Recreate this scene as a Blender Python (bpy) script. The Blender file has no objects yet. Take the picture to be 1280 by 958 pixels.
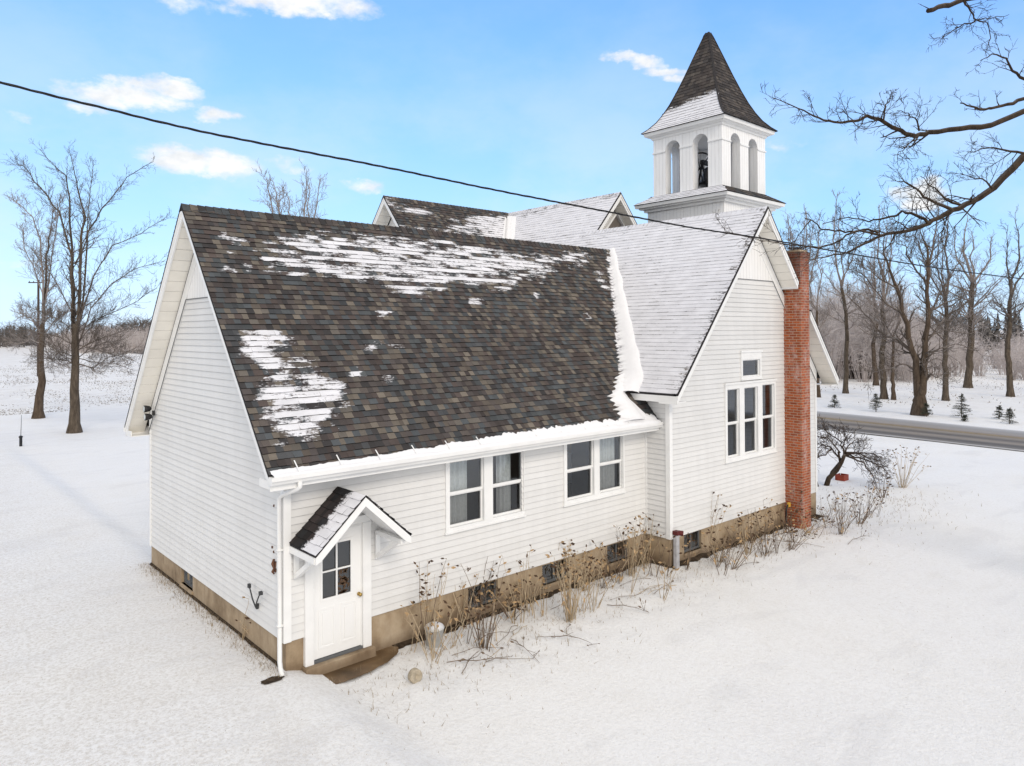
import bpy, math, random
from math import sin, cos, pi, sqrt, radians
from mathutils import Vector, noise as mn
R = random.Random(11)
SC = bpy.context.scene
COL = SC.collection
# ------------------------------------------------------------------ camera
CAM = Vector((-4.8187, -10.6151, 4.7309))
CR = Vector((0.74554731, -0.66643218, -0.00523063))
CU = Vector((-0.00219515, -0.01030402, 0.9999445))
CF = Vector((0.66644909, 0.74549445, 0.00914505))
FPX, PPY = 908.56, 405.68            # focal length and optical axis row, for a 1280 x 958 picture

def ray(px, py): return CF + CR*((px-640)/FPX) + CU*((PPY-py)/FPX)
def at(px, py, depth): return CAM + ray(px, py)*depth          # a survey: picture position + distance -> world
def on_ground(px, py, z=-0.65):
    v = ray(px, py); return CAM + v*((z-CAM.z)/v.z)

def make_camera():
    from mathutils import Matrix
    c = bpy.data.cameras.new('camera'); o = bpy.data.objects.new('camera', c); COL.objects.link(o)
    m = Matrix((CR, CU, -CF)).transposed().to_4x4(); m.translation = CAM
    o.matrix_world = m
    c.sensor_fit = 'HORIZONTAL'; c.sensor_width = 36.0
    c.lens = 36.0*FPX/1280.0
    c.shift_y = -(479-PPY)/1280.0
    c.clip_start = 0.1; c.clip_end = 5000
    SC.camera = o
make_camera()

# ------------------------------------------------------------------ object helpers
ORG = {}
def tag(o, label=None, cat=None, group=None, kind=None):
    if label: o['label'] = label
    if cat: o['category'] = cat
    if group: o['group'] = group
    if kind: o['kind'] = kind
    return o
def empty(name, loc, label, cat, group=None):
    o = bpy.data.objects.new(name, None); COL.objects.link(o)
    o.location = loc; o.empty_display_size = 0.2
    ORG[o.name] = Vector(loc)
    return tag(o, label, cat, group)
class MB:
    def __init__(s): s.v=[]; s.f=[]; s.c=[]; s.s=[]
    def face(s, pts, col=None, snow=None):
        n=len(s.v); s.v.extend([tuple(p) for p in pts]); s.f.append(tuple(range(n,n+len(pts))))
        s.c.append(col); s.s.append(snow)
    def box(s, x0,x1,y0,y1,z0,z1):
        p=[(x0,y0,z0),(x1,y0,z0),(x1,y1,z0),(x0,y1,z0),(x0,y0,z1),(x1,y0,z1),(x1,y1,z1),(x0,y1,z1)]
        s.hexa(p)
    def hexa(s,p):
        n=len(s.v); s.v.extend([tuple(q) for q in p])
        for a in ((0,3,2,1),(4,5,6,7),(0,1,5,4),(1,2,6,5),(2,3,7,6),(3,0,4,7)):
            s.f.append(tuple(n+i for i in a)); s.c.append(None); s.s.append(None)
    def prism(s, poly, ext):
        ext=Vector(ext); a=[Vector(p) for p in poly]; b=[p+ext for p in a]; n=len(a)
        k=len(s.v); s.v.extend([tuple(p) for p in a+b])
        s.f.append(tuple(k+i for i in reversed(range(n)))); s.f.append(tuple(k+n+i for i in range(n)))
        for i in range(n):
            j=(i+1)%n; s.f.append((k+i,k+j,k+n+j,k+n+i))
        for _ in range(n+2): s.c.append(None); s.s.append(None)
    def bar(s, a, b, w, h, up=(0,0,1)):
        a=Vector(a); b=Vector(b); d=(b-a).normalized(); up=Vector(up)
        r=d.cross(up).normalized()*(w/2); u=r.cross(d).normalized()*(h/2)
        s.hexa([a-r-u,a+r-u,a+r+u,a-r+u,b-r-u,b+r-u,b+r+u,b-r+u])
    def tube(s, path, radii, n=6, cap=True):
        k=len(s.v); m=len(path); prev=None
        for i,p in enumerate(path):
            if i==0: d=path[1]-path[0]
            elif i==m-1: d=path[-1]-path[-2]
            else: d=path[i+1]-path[i-1]
            if d.length<1e-9: d=Vector((0,0,1))
            d=d.normalized()
            if prev is None:
                a=d.cross(Vector((0,0,1)) if abs(d.z)<.9 else Vector((1,0,0))).normalized()
            else:
                a=prev-d*prev.dot(d)
                a=a.normalized() if a.length>1e-6 else d.orthogonal().normalized()
            prev=a; b=d.cross(a); r=radii[i]
            for j in range(n):
                t=2*pi*j/n; s.v.append(tuple(p+a*(cos(t)*r)+b*(sin(t)*r)))
        for i in range(m-1):
            for j in range(n):
                q=(j+1)%n
                s.f.append((k+i*n+j,k+i*n+q,k+(i+1)*n+q,k+(i+1)*n+j)); s.c.append(None); s.s.append(None)
        if cap:
            s.f.append(tuple(k+(m-1)*n+j for j in range(n))); s.c.append(None); s.s.append(None)
            s.f.append(tuple(k+j for j in reversed(range(n)))); s.c.append(None); s.s.append(None)
    def lathe(s, prof, cen, n=20, axis='z'):
        cen=Vector(cen); k=len(s.v); m=len(prof)
        for r,z in prof:
            for j in range(n):
                t=2*pi*j/n
                if axis=='z': q=Vector((cos(t)*r,sin(t)*r,z))
                elif axis=='x': q=Vector((z,cos(t)*r,sin(t)*r))
                else: q=Vector((cos(t)*r,z,sin(t)*r))
                s.v.append(tuple(cen+q))
        for i in range(m-1):
            for j in range(n):
                q=(j+1)%n
                s.f.append((k+i*n+j,k+i*n+q,k+(i+1)*n+q,k+(i+1)*n+j)); s.c.append(None); s.s.append(None)
        s.f.append(tuple(k+j for j in reversed(range(n)))); s.c.append(None); s.s.append(None)
        s.f.append(tuple(k+(m-1)*n+j for j in range(n))); s.c.append(None); s.s.append(None)
    def build(s, name, mat, parent=None, smooth=False, bevel=0):
        me=bpy.data.meshes.new(name); o=None
        if parent is not None: org=ORG[parent.name]
        else: org=Vector((0,0,0))
        me.from_pydata([(v[0]-org.x,v[1]-org.y,v[2]-org.z) for v in s.v],[],s.f)
        me.materials.append(mat)
        if any(c is not None for c in s.c):
            me.attributes.new('Snow','FLOAT','CORNER'); me.color_attributes.new('Col','FLOAT_COLOR','CORNER'); buf=[]; sb=[]
            for f,c,sn in zip(s.f,s.c,s.s):
                for i in range(len(f)):
                    cc=c if c is not None else (.05,.05,.05)
                    buf.extend((cc[0],cc[1],cc[2],1.0)); sb.append(sn[i] if sn is not None else 0.0)
            me.attributes['Col'].data.foreach_set('color',buf); me.attributes['Snow'].data.foreach_set('value',sb)
        if smooth: me.polygons.foreach_set('use_smooth',[True]*len(me.polygons))
        me.update()
        o=bpy.data.objects.new(name,me); COL.objects.link(o)
        if parent is not None: o.parent=parent
        ORG[o.name]=org
        if bevel:
            md=o.modifiers.new('bevel','BEVEL'); md.width=bevel; md.segments=2; md.limit_method='ANGLE'
        return o

# ------------------------------------------------------------------ materials
class NT:
    def __init__(s, name):
        s.m=bpy.data.materials.new(name); s.m.use_nodes=True; s.t=s.m.node_tree
        s.t.nodes.clear(); s.out=s.t.nodes.new('ShaderNodeOutputMaterial')
        s.b=s.t.nodes.new('ShaderNodeBsdfPrincipled'); s.t.links.new(s.b.outputs[0],s.out.inputs[0])
    def n(s, typ, **kw):
        nd=s.t.nodes.new('ShaderNode'+typ)
        for k,v in kw.items():
            if k.startswith('i_'):
                key=k[2:]; nd.inputs[int(key) if key.isdigit() else key.replace('_',' ')].default_value=v
            else: setattr(nd,k,v)
        return nd
    def l(s,a,b): s.t.links.new(a,b)
    def set(s,**kw):
        for k,v in kw.items(): s.b.inputs[k.replace('_',' ')].default_value=v
    def coord(s, scale=(1,1,1), which='Object', loc=(0,0,0)):
        tc=s.n('TexCoord'); mp=s.n('Mapping'); mp.inputs['Scale'].default_value=scale; mp.inputs['Location'].default_value=loc
        s.l(tc.outputs[which],mp.inputs[0]); return mp.outputs[0]
    def noise(s, vec, scale=5, detail=4, rough=.55, dist=0):
        nd=s.n('TexNoise'); nd.inputs['Scale'].default_value=scale; nd.inputs['Detail'].default_value=detail
        nd.inputs['Roughness'].default_value=rough; nd.inputs['Distortion'].default_value=dist
        if vec is not None: s.l(vec,nd.inputs['Vector'])
        return nd.outputs['Fac']
    def ramp(s, fac, stops):
        r=s.n('ValToRGB'); e=r.color_ramp.elements
        while len(e)<len(stops): e.new(.5)
        for i,(p,c) in enumerate(stops):
            e[i].position=p; e[i].color=(c[0],c[1],c[2],1) if hasattr(c,'__len__') else (c,c,c,1)
        s.l(fac,r.inputs[0]); return r.outputs[0]
    def mix(s, fac, a, b, blend='MIX'):
        m=s.n('Mix'); m.data_type='RGBA'; m.blend_type=blend
        for sock,val in ((m.inputs[0],fac),(m.inputs[6],a),(m.inputs[7],b)):
            if hasattr(val,'links') or hasattr(val,'is_linked'): s.l(val,sock)
            else: sock.default_value=val if not isinstance(val,tuple) else (val[0],val[1],val[2],1)
        return m.outputs[2]
    def math(s, op, a, b=None, c=None, clamp=False):
        m=s.n('Math'); m.operation=op; m.use_clamp=clamp
        for i,val in enumerate((a,b,c)):
            if val is None: continue
            if hasattr(val,'is_linked'): s.l(val,m.inputs[i])
            else: m.inputs[i].default_value=val
        return m.outputs[0]
    def bump(s, h, strength=.3, dist=.01):
        b=s.n('Bump'); b.inputs['Strength'].default_value=strength; b.inputs['Distance'].default_value=dist
        s.l(h,b.inputs['Height']); s.l(b.outputs[0],s.b.inputs['Normal'])
    def color(s, c):
        if hasattr(c,'is_linked'): s.l(c,s.b.inputs['Base Color'])
        else: s.b.inputs['Base Color'].default_value=(c[0],c[1],c[2],1)
def simple(name, c, rough=.6, var=.08, scale=6, spec=.3, metal=0, bump=0):
    m=NT(name); m.set(Roughness=rough, Metallic=metal); m.b.inputs['Specular IOR Level'].default_value=spec
    n=m.noise(m.coord(),scale,5)
    lo=tuple(x*(1-var) for x in c); hi=tuple(min(1,x*(1+var)) for x in c)
    m.color(m.ramp(n,[(.3,lo),(.7,hi)]))
    if bump: m.bump(m.noise(m.coord(),scale*6,4),bump,.01)
    return m.m

def mat_snow_ground():
    m=NT('snow_ground'); m.set(Roughness=.75); m.b.inputs['Specular IOR Level'].default_value=.2
    co=m.coord()
    big=m.noise(co,.16,5,.6); mid=m.noise(co,1.3,5,.65); fine=m.noise(co,14,4,.7); grain=m.noise(co,60,3,.7)
    base=m.ramp(big,[(.30,(.80,.80,.805)),(.5,(.835,.833,.83)),(.72,(.80,.79,.77))])
    drift=m.noise(m.coord((.35,.9,1)),1.1,6,.62,.6)
    base=m.mix(.55,base,m.ramp(drift,[(.36,(.88,.88,.89)),(.46,(1,1,1)),(.60,(1,1,1)),(.70,(.93,.92,.90))]),'MULTIPLY')
    # stubble and lawn showing through thin snow: warm patches, stronger in the hay field and lawn by the gable
    sep=m.n('SeparateXYZ'); m.l(co,sep.inputs[0])
    field=m.math('SMOOTHSTEP',45.,52.,sep.outputs[1]) if False else None
    mr=m.n('MapRange'); mr.interpolation_type='SMOOTHSTEP'; m.l(sep.outputs[1],mr.inputs[0])
    mr.inputs[1].default_value=46; mr.inputs[2].default_value=54; mr.inputs[3].default_value=0; mr.inputs[4].default_value=1
    mr2=m.n('MapRange'); mr2.interpolation_type='SMOOTHSTEP'; m.l(sep.outputs[0],mr2.inputs[0])
    mr2.inputs[1].default_value=2.5; mr2.inputs[2].default_value=-3; mr2.inputs[3].default_value=0; mr2.inputs[4].default_value=1
    mr3=m.n('MapRange'); mr3.interpolation_type='SMOOTHSTEP'; m.l(sep.outputs[0],mr3.inputs[0])
    mr3.inputs[1].default_value=44; mr3.inputs[2].default_value=60; mr3.inputs[3].default_value=0; mr3.inputs[4].default_value=.7
    patch=m.ramp(mid,[(.42,0.0),(.72,1.0)])
    sp=m.ramp(grain,[(.50,0.0),(.70,1.0)])
    sp2=m.ramp(fine,[(.50,0.0),(.72,1.0)])
    lawn=m.math('MULTIPLY',m.math('MULTIPLY',patch,sp),m.math('ADD',m.math('MULTIPLY',mr2.outputs[0],.55),.26))
    g2=m.noise(co,27,4,.7); speck=m.ramp(m.math('ADD',m.math('MULTIPLY',fine,.5),m.math('MULTIPLY',g2,.5)),[(.40,1.0),(.55,0.0)])
    base=m.mix(m.math('MULTIPLY',speck,m.math('ADD',m.math('MULTIPLY',mr2.outputs[0],.55),.28)),base,(.60,.575,.54))
    c1=m.mix(lawn,base,(.46,.38,.29))
    wide=m.ramp(m.noise(co,.45,6,.75),[(.40,0.0),(.62,1.0)])
    fld=m.math('MULTIPLY',m.math('MAXIMUM',mr.outputs[0],mr3.outputs[0]),m.math('MULTIPLY',m.math('ADD',m.math('MULTIPLY',wide,.8),.15),m.math('ADD',m.math('MULTIPLY',sp2,.6),.15)))
    c2=m.mix(fld,c1,(.30,.24,.18))
    far=m.n('MapRange'); far.interpolation_type='SMOOTHSTEP'; m.l(sep.outputs[1],far.inputs[0])
    far.inputs[1].default_value=120; far.inputs[2].default_value=330; far.inputs[3].default_value=0; far.inputs[4].default_value=.35
    c3=m.mix(far.outputs[0],c2,(.52,.45,.37))
    m.color(c3)
    h=m.math('ADD',m.math('MULTIPLY',mid,.10),m.math('ADD',m.math('MULTIPLY',fine,.40),m.math('ADD',m.math('MULTIPLY',g2,.25),m.math('MULTIPLY',grain,.15))))
    m.bump(h,.75,.06)
    return m.m
def mat_shingle(name='shingle', fine=1.0):
    m=NT(name); m.set(Roughness=.9); m.b.inputs['Specular IOR Level'].default_value=.15
    a=m.n('Attribute'); a.attribute_name='Col'
    s=m.n('Attribute'); s.attribute_name='Snow'
    co=m.coord()
    gr=m.noise(co,160,2,.7); st=m.noise(co,2.2,4,.6)
    c=m.mix(.55,a.outputs['Color'],m.ramp(gr,[(.25,.35),(.75,1.25)]),'MULTIPLY')
    c=m.mix(.5,c,m.ramp(st,[(.3,.7),(.7,1.15)]),'MULTIPLY')
    mp=m.coord((1.0,1.0,6.5)); n1=m.noise(mp,2.3,5,.7); n2=m.noise(m.coord((1,1,2)),16,4,.7)
    nn=m.math('ADD',m.math('MULTIPLY',m.math('SUBTRACT',n1,.5),2.2),m.math('MULTIPLY',m.math('SUBTRACT',n2,.5),1.3))
    dens=m.math('ADD',s.outputs['Fac'],m.math('MULTIPLY',nn,.75))
    mr=m.n('MapRange'); mr.interpolation_type='SMOOTHSTEP'; m.l(dens,mr.inputs[0]); mr.inputs[1].default_value=.40; mr.inputs[2].default_value=.70
    g=m.n('MapRange'); m.l(s.outputs['Fac'],g.inputs[0]); g.inputs[1].default_value=.02; g.inputs[2].default_value=.12
    fac=m.math('MULTIPLY',m.math('MULTIPLY',mr.outputs[0],g.outputs[0]),m.ramp(m.noise(m.coord((1,1,2.5)),2.6,5,.65),[(.3,.80),(.65,1.0)]))
    m.color(m.mix(fac,c,(.765,.765,.80)))
    m.bump(m.math('ADD',m.math('MULTIPLY',gr,.4),m.math('MULTIPLY',fac,1.2)),.5,.008)
    return m.m
def mat_siding():
    m=NT('siding'); m.set(Roughness=.5); m.b.inputs['Specular IOR Level'].default_value=.25
    co=m.coord(); n=m.noise(co,.9,5,.6); st=m.noise(m.coord((3,3,.5)),1.5,4,.6)
    c=m.ramp(n,[(.3,(.73,.725,.71)),(.7,(.77,.767,.757))])
    c=m.mix(.25,c,m.ramp(st,[(.35,.86),(.6,1.0)]),'MULTIPLY')
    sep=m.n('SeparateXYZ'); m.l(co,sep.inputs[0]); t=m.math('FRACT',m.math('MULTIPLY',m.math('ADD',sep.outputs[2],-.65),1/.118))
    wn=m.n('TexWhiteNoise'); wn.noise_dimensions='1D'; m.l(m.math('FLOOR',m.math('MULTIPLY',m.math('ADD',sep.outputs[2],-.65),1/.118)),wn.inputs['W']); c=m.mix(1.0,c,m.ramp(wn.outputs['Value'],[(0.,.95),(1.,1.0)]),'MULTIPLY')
    g=m.ramp(t,[(0.0,1.0),(.02,1.0),(.05,0.0),(.88,0.0),(.95,1.0),(1.0,1.0)])   # shade line of each lap joint, painted into the siding colour
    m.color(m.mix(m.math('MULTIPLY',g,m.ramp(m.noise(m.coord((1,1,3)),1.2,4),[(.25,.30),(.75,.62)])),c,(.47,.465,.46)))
    m.bump(m.noise(m.coord((1,1,12)),6,3),.06,.004)
    return m.m
def mat_board():
    m=NT('painted_boards'); m.set(Roughness=.6)
    co=m.coord(); sep=m.n('SeparateXYZ'); m.l(co,sep.inputs[0])
    t=m.math('FRACT',m.math('MULTIPLY',m.math('ADD',sep.outputs[0],sep.outputs[1]),7.2))
    groove=m.ramp(t,[(0.0,0.0),(.06,1.0),(.94,1.0),(1.0,0.0)])
    n=m.noise(m.coord((4,4,.6)),2,5,.65)
    c=m.ramp(n,[(.3,(.81,.805,.79)),(.6,(.88,.877,.87))])
    m.color(m.mix(.30,c,groove,'MULTIPLY'))
    m.bump(groove,.6,.01)
    return m.m
def mat_concrete():
    m=NT('foundation_concrete'); m.set(Roughness=.9)
    co=m.coord(); n=m.noise(co,1.4,6,.65); d=m.noise(m.coord((1,1,.3)),5,5,.6); b=m.noise(co,40,3)
    c=m.ramp(n,[(.28,(.22,.155,.09)),(.52,(.40,.305,.20)),(.75,(.50,.41,.30))])
    c=m.mix(.55,c,m.ramp(d,[(.3,(.55,.5,.45)),(.6,(1,1,1))]),'MULTIPLY')
    sp=m.n('SeparateXYZ'); m.l(co,sp.inputs[0]); dm=m.n('MapRange'); m.l(m.math('ADD',sp.outputs[2],m.math('MULTIPLY',m.math('SUBTRACT',n,.5),.35)),dm.inputs[0]); dm.inputs[1].default_value=.10; dm.inputs[2].default_value=.30; dm.inputs[3].default_value=.6; dm.inputs[4].default_value=0
    c=m.mix(dm.outputs[0],c,(.13,.085,.05))   # damp rising from the soil
    m.color(c); m.bump(b,.3,.01); return m.m
def mat_brick():
    m=NT('brick'); m.set(Roughness=.85)
    tc=m.n('TexCoord'); sep=m.n('SeparateXYZ'); m.l(tc.outputs['Object'],sep.inputs[0])
    cmb=m.n('CombineXYZ'); m.l(m.math('ADD',sep.outputs[0],m.math('MULTIPLY',sep.outputs[1],1.0)),cmb.inputs[0]); m.l(sep.outputs[2],cmb.inputs[1])
    br=m.n('TexBrick'); m.l(cmb.outputs[0],br.inputs['Vector'])
    br.inputs['Scale'].default_value=1.0; br.inputs['Brick Width'].default_value=.205; br.inputs['Row Height'].default_value=.071
    br.inputs['Mortar Size'].default_value=.010; br.inputs['Bias'].default_value=-.1; br.inputs['Mortar Smooth'].default_value=.2
    br.inputs['Color1'].default_value=(.40,.088,.022,1); br.inputs['Color2'].default_value=(.21,.040,.013,1)
    br.inputs['Mortar'].default_value=(.37,.24,.165,1)
    co=m.coord(); ef=m.noise(m.coord((3,3,.8)),1.3,6,.7); f2=m.noise(co,9,5,.65)
    e=m.math('MULTIPLY',m.ramp(ef,[(.47,0.),(.66,1.)]),m.ramp(f2,[(.40,0.),(.65,.7)]))
    c=m.mix(e,br.outputs['Color'],(.58,.48,.46))
    top=m.n('MapRange'); m.l(sep.outputs[2],top.inputs[0]); top.inputs[1].default_value=6.5; top.inputs[2].default_value=7.5; top.inputs[3].default_value=0; top.inputs[4].default_value=.75
    top_dark=m.math('MULTIPLY',top.outputs[0],m.ramp(f2,[(.3,.6),(.6,1.)]))  # brick colour darkens towards the chimney top
    m.color(m.mix(top_dark,c,(.06,.03,.025)))
    m.bump(m.math('SUBTRACT',1.0,br.outputs['Fac']),.7,.012); return m.m
def mat_glass(name, tint, trans=.55, rough=.04):
    m=NT(name); t=m.t
    gl=m.n('BsdfGlossy'); gl.inputs['Roughness'].default_value=rough; gl.inputs['Color'].default_value=(.9,.95,1,1)
    tr=m.n('BsdfTransparent'); tr.inputs['Color'].default_value=(tint[0],tint[1],tint[2],1)
    fr=m.n('Fresnel'); fr.inputs['IOR'].default_value=1.52
    bp=m.n('Bump'); bp.inputs['Strength'].default_value=.06; bp.inputs['Distance'].default_value=.02
    m.l(m.noise(m.coord(),2.5,2),bp.inputs['Height']); m.l(bp.outputs[0],gl.inputs['Normal'])
    fac=m.math('MULTIPLY_ADD',fr.outputs[0],1.0,trans*.12)
    mx=m.n('MixShader'); m.l(fac,mx.inputs[0]); m.l(tr.outputs[0],mx.inputs[1]); m.l(gl.outputs[0],mx.inputs[2])
    t.links.new(mx.outputs[0],m.out.inputs[0]); return m.m
def mat_bark(name, lo, hi, frost=.0):
    m=NT(name); m.set(Roughness=.95); m.b.inputs['Specular IOR Level'].default_value=.1
    co=m.coord((1,1,.25)); n=m.noise(co,9,5,.7); n2=m.noise(m.coord(),2.2,4,.6)
    c=m.ramp(n,[(.3,lo),(.7,hi)])
    if frost:
        geo=m.n('NewGeometry'); sp=m.n('SeparateXYZ'); m.l(geo.outputs['Normal'],sp.inputs[0])
        up=m.ramp(sp.outputs[2],[(.35,0.),(.85,1.)])
        c=m.mix(m.math('MULTIPLY',m.math('MULTIPLY',up,frost),m.ramp(n2,[(.35,.3),(.6,1.)])),c,(.75,.75,.76))
    m.color(c); m.bump(n,.6,.02); return m.m
def mat_road():
    m=NT('road_asphalt'); m.set(Roughness=.75)
    tc=m.n('TexCoord'); sep=m.n('SeparateXYZ'); m.l(tc.outputs['UV'],sep.inputs[0])
    st=m.noise(m.coord((1.,.06,1)),2.2,5,.65)
    u=m.math('ADD',sep.outputs[0],m.math('MULTIPLY',m.math('SUBTRACT',st,.5),.10))
    c=m.ramp(u,[(0.0,(.50,.48,.46)),(.06,(.15,.135,.12)),(.15,(.085,.075,.066)),(.24,(.25,.215,.18)),(.35,(.095,.082,.07)),(.46,(.25,.215,.175)),
                (.53,(.17,.14,.115)),(.64,(.28,.25,.225)),(.80,(.27,.26,.25)),(.92,(.36,.35,.35)),(1.0,(.62,.62,.63))])
    n=m.noise(m.coord(),6,5,.7)
    m.color(m.mix(.3,c,m.ramp(n,[(.3,.75),(.7,1.15)]),'MULTIPLY')); return m.m

M=dict(
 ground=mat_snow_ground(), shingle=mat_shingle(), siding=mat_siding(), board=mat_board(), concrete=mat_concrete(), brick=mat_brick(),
 trim=simple('white_trim',(.82,.82,.81),.45,.04,3), soffit=simple('soffit_vinyl',(.84,.81,.74),.5,.07,2),
 snow=simple('packed_snow',(.80,.80,.815),.7,.02,9,.2,0,.25), edge=simple('shingle_edge',(.03,.028,.03),.9,.3,30),
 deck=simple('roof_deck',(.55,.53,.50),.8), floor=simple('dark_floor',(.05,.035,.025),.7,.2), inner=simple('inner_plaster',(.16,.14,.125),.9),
 glass=mat_glass('window_glass',(.80,.83,.85),.7), screen=mat_glass('screened_glass',(.55,.56,.57),.15,.12), doorglass=mat_glass('door_glass',(.30,.29,.31),.6,.1),
 curtain=simple('white_curtain',(.82,.83,.81),.9,.08,20), door=simple('door_paint',(.83,.83,.82),.4,.02,2), brass=simple('brass',(.45,.30,.10),.35,.1,5,.5,.9),
 iron=simple('black_iron',(.02,.02,.022),.5,.3,20), bell=simple('bell_metal',(.035,.03,.028),.45,.3,12,.5,.3), bracket=simple('grey_bracket',(.12,.125,.13),.6), darkbracket=simple('dark_bracket',(.045,.047,.05),.6), rust=simple('rusty_metal',(.13,.06,.035),.8,.4,25),
 lens=simple('lamp_lens',(.55,.60,.62),.2), bark=mat_bark('grey_bark',(.042,.033,.025),(.14,.112,.086)), twig=mat_bark('twig_bark',(.075,.060,.050),(.18,.15,.13),.25),
 barkR=mat_bark('brown_bark',(.045,.032,.024),(.13,.098,.072)), frost=mat_bark('frosted_twigs',(.17,.142,.128),(.33,.285,.26),.6), limb=mat_bark('dark_limb',(.018,.013,.010),(.075,.054,.038),.12),
 wood=mat_bark('far_wood',(.085,.078,.074),(.17,.155,.145)), haze_twig=mat_bark('frosted_brush',(.36,.315,.30),(.60,.545,.525),.4), brush=mat_bark('dark_brush',(.045,.033,.027),(.10,.075,.06)),  # far_wood tone lightened to stand in for distance haze
 needle=simple('fir_needles',(.055,.060,.042),.8,.4,30), stalk=simple('dry_stalk',(.42,.33,.22),.9,.35,7), darkstalk=simple('dark_stalk',(.16,.115,.08),.9,.35,7), pod=simple('seed_pod',(.10,.060,.036),.9,.5,14), leaf=simple('dry_leaf',(.42,.29,.16),.9,.35,14),
 soil=simple('bare_soil',(.055,.040,.027),.95,.5,12,.1,0,.6), wet=None, road=mat_road(), mark=simple('faded_yellow_paint',(.36,.27,.13),.8,.25,3),
 cable=simple('black_cable',(.012,.012,.013),.5,.2,20), red=simple('red_paint',(.30,.05,.025),.6,.15,8), maroon=simple('maroon_cap',(.10,.018,.018),.5,.15,8), pipe=simple('galvanised_pipe',(.48,.48,.50),.45,.2,8,.5,.2),
 bucket=simple('white_plastic',(.68,.68,.66),.5,.12,9), can=simple('tan_lid',(.42,.36,.27),.6,.25,16), grass=simple('dead_grass',(.30,.235,.155),.9,.3,9), stubble=simple('field_stubble',(.20,.175,.15),.9,.3,2), pole=simple('pole_wood',(.06,.04,.032),.9,.2,5), yellow=simple('yellow_tape',(.62,.38,.06),.7))
def mat_wet():
    m=NT('wet_concrete'); n=m.noise(m.coord(),2.2,5,.6); f=m.noise(m.coord(),30,4)
    m.color(m.ramp(n,[(.3,(.06,.036,.016)),(.55,(.14,.085,.04)),(.75,(.25,.18,.11))])); m.set(Roughness=.55); m.bump(f,.2,.01); return m.m
M['wet']=mat_wet()

# ------------------------------------------------------------------ ground
def sm(a,b,x):
    t=max(0,min(1,(x-a)/(b-a))); return t*t*(3-2*t)
def gz(x,y):
    z=-.43-.21*sm(-.1,.75,x)-.05*sm(3,30,x)
    z-=.05*sm(-1,-6,y)+.0
    z=z+( -.70-z)*sm(18,40,math.hypot(x-4,y))
    near=1-sm(40,80,math.hypot(x,y))
    if near>0:
        z+=near*(.018*mn.noise(Vector((x*.35,y*.35,3)))+.006*mn.noise(Vector((x*1.3,y*1.3,9))))*(1-.8*(1 if (-.3<x<16.2 and -1.2<y<8) else 0))
        z+=near*.055*sm(0,.3,-y)*sm(3.2,1.2,-y)*sm(.9,2.2,x)*sm(18,15,x)*(mn.noise(Vector((x*2.4,y*2.4,5)))+.5*mn.noise(Vector((x*5,y*5,6))))
    z+=sm(60,160,abs(y-20)+abs(x-20)*.6)*.35*mn.noise(Vector((x*.012,y*.012,1)))
    return z
def gpt(px,py):
    q=on_ground(px,py,-.65)
    for _ in range(4): q=on_ground(px,py,gz(q.x,q.y))
    return q
def build_ground():
    def axis(c,near,step,far):
        a=[]; x=0; s=step
        while x<near: a.append(x); x+=step
        while x<far: a.append(x); s*=1.16; x+=s
        a.append(far)
        return [c-q for q in reversed(a[1:])]+[c+q for q in a]
    xs=axis(6,14,.17,2600); ys=axis(-1,13,.17,2600)
    me=bpy.data.meshes.new('snowy_ground'); v=[(x,y,gz(x,y)) for y in ys for x in xs]; n=len(xs)
    f=[(j*n+i,j*n+i+1,(j+1)*n+i+1,(j+1)*n+i) for j in range(len(ys)-1) for i in range(n-1)]
    me.from_pydata(v,[],f); me.materials.append(M['ground']); me.polygons.foreach_set('use_smooth',[True]*len(f))
    o=bpy.data.objects.new('ground',me); COL.objects.link(o)
    tag(o,'snow covered lawn and fields around the church',None,None,'structure')
build_ground()

def build_road():
    near=lambda y:33.35+.075*y; far=lambda y:40.75+.13*y
    ys=[-220+6*i for i in range(76)]
    me=bpy.data.meshes.new('road'); v=[]; f=[]; us=[]
    N=8
    for y in ys:
        for k in range(N+1):
            t=k/N; x=near(y)+(far(y)-near(y))*t; crown=.05*(1-(2*t-1)**2)
            v.append((x,y,max(gz(x,y),-.72)+.035+crown)); us.append(t)
    for j in range(len(ys)-1):
        for k in range(N):
            f.append((j*(N+1)+k,j*(N+1)+k+1,(j+1)*(N+1)+k+1,(j+1)*(N+1)+k))
    me.from_pydata(v,[],f); uv=me.uv_layers.new(name='UVMap')
    for l in me.loops: uv.data[l.index].uv=(us[l.vertex_index], v[l.vertex_index][1]*.1)
    me.materials.append(M['road']); o=bpy.data.objects.new('road',me); COL.objects.link(o)
    tag(o,'grey two lane country road cleared of snow',None,None,'structure')
    mb=MB()
    for d in (-.16,.16):
        for j in range(len(ys)-1):
            q=[]
            for y,s in ((ys[j],-.055),(ys[j],.055),(ys[j+1],.055),(ys[j+1],-.055)):
                x=(near(y)+far(y))/2+.25+d+s; q.append((x,y,max(gz(x,y),-.72)+.035+.056))
            mb.face(q)
    o=mb.build('road_markings',M['mark']); tag(o,'faded double yellow centre line on the road',None,None,'structure')
build_road()

# ------------------------------------------------------------------ church
W,L,P,G=6.928,8.824,.681,7.118
mA=1.1473; RA=(3.464,7.098); EA=2.654; OA=.41
xR,zR,mD=12.383,7.863,1.1498
xE,zE=8.443,3.332; yF=-1.178
CX,CZ,CY=13.56,9.215,4.61
def zA(y): return RA[1]-mA*abs(y-RA[0])
def zD(x): return zR-mD*abs(x-xR)
church=empty('church',(8,4,-.65),'white clapboard country church with a bell tower, dark shingle roof and brick chimney','church')

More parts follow.
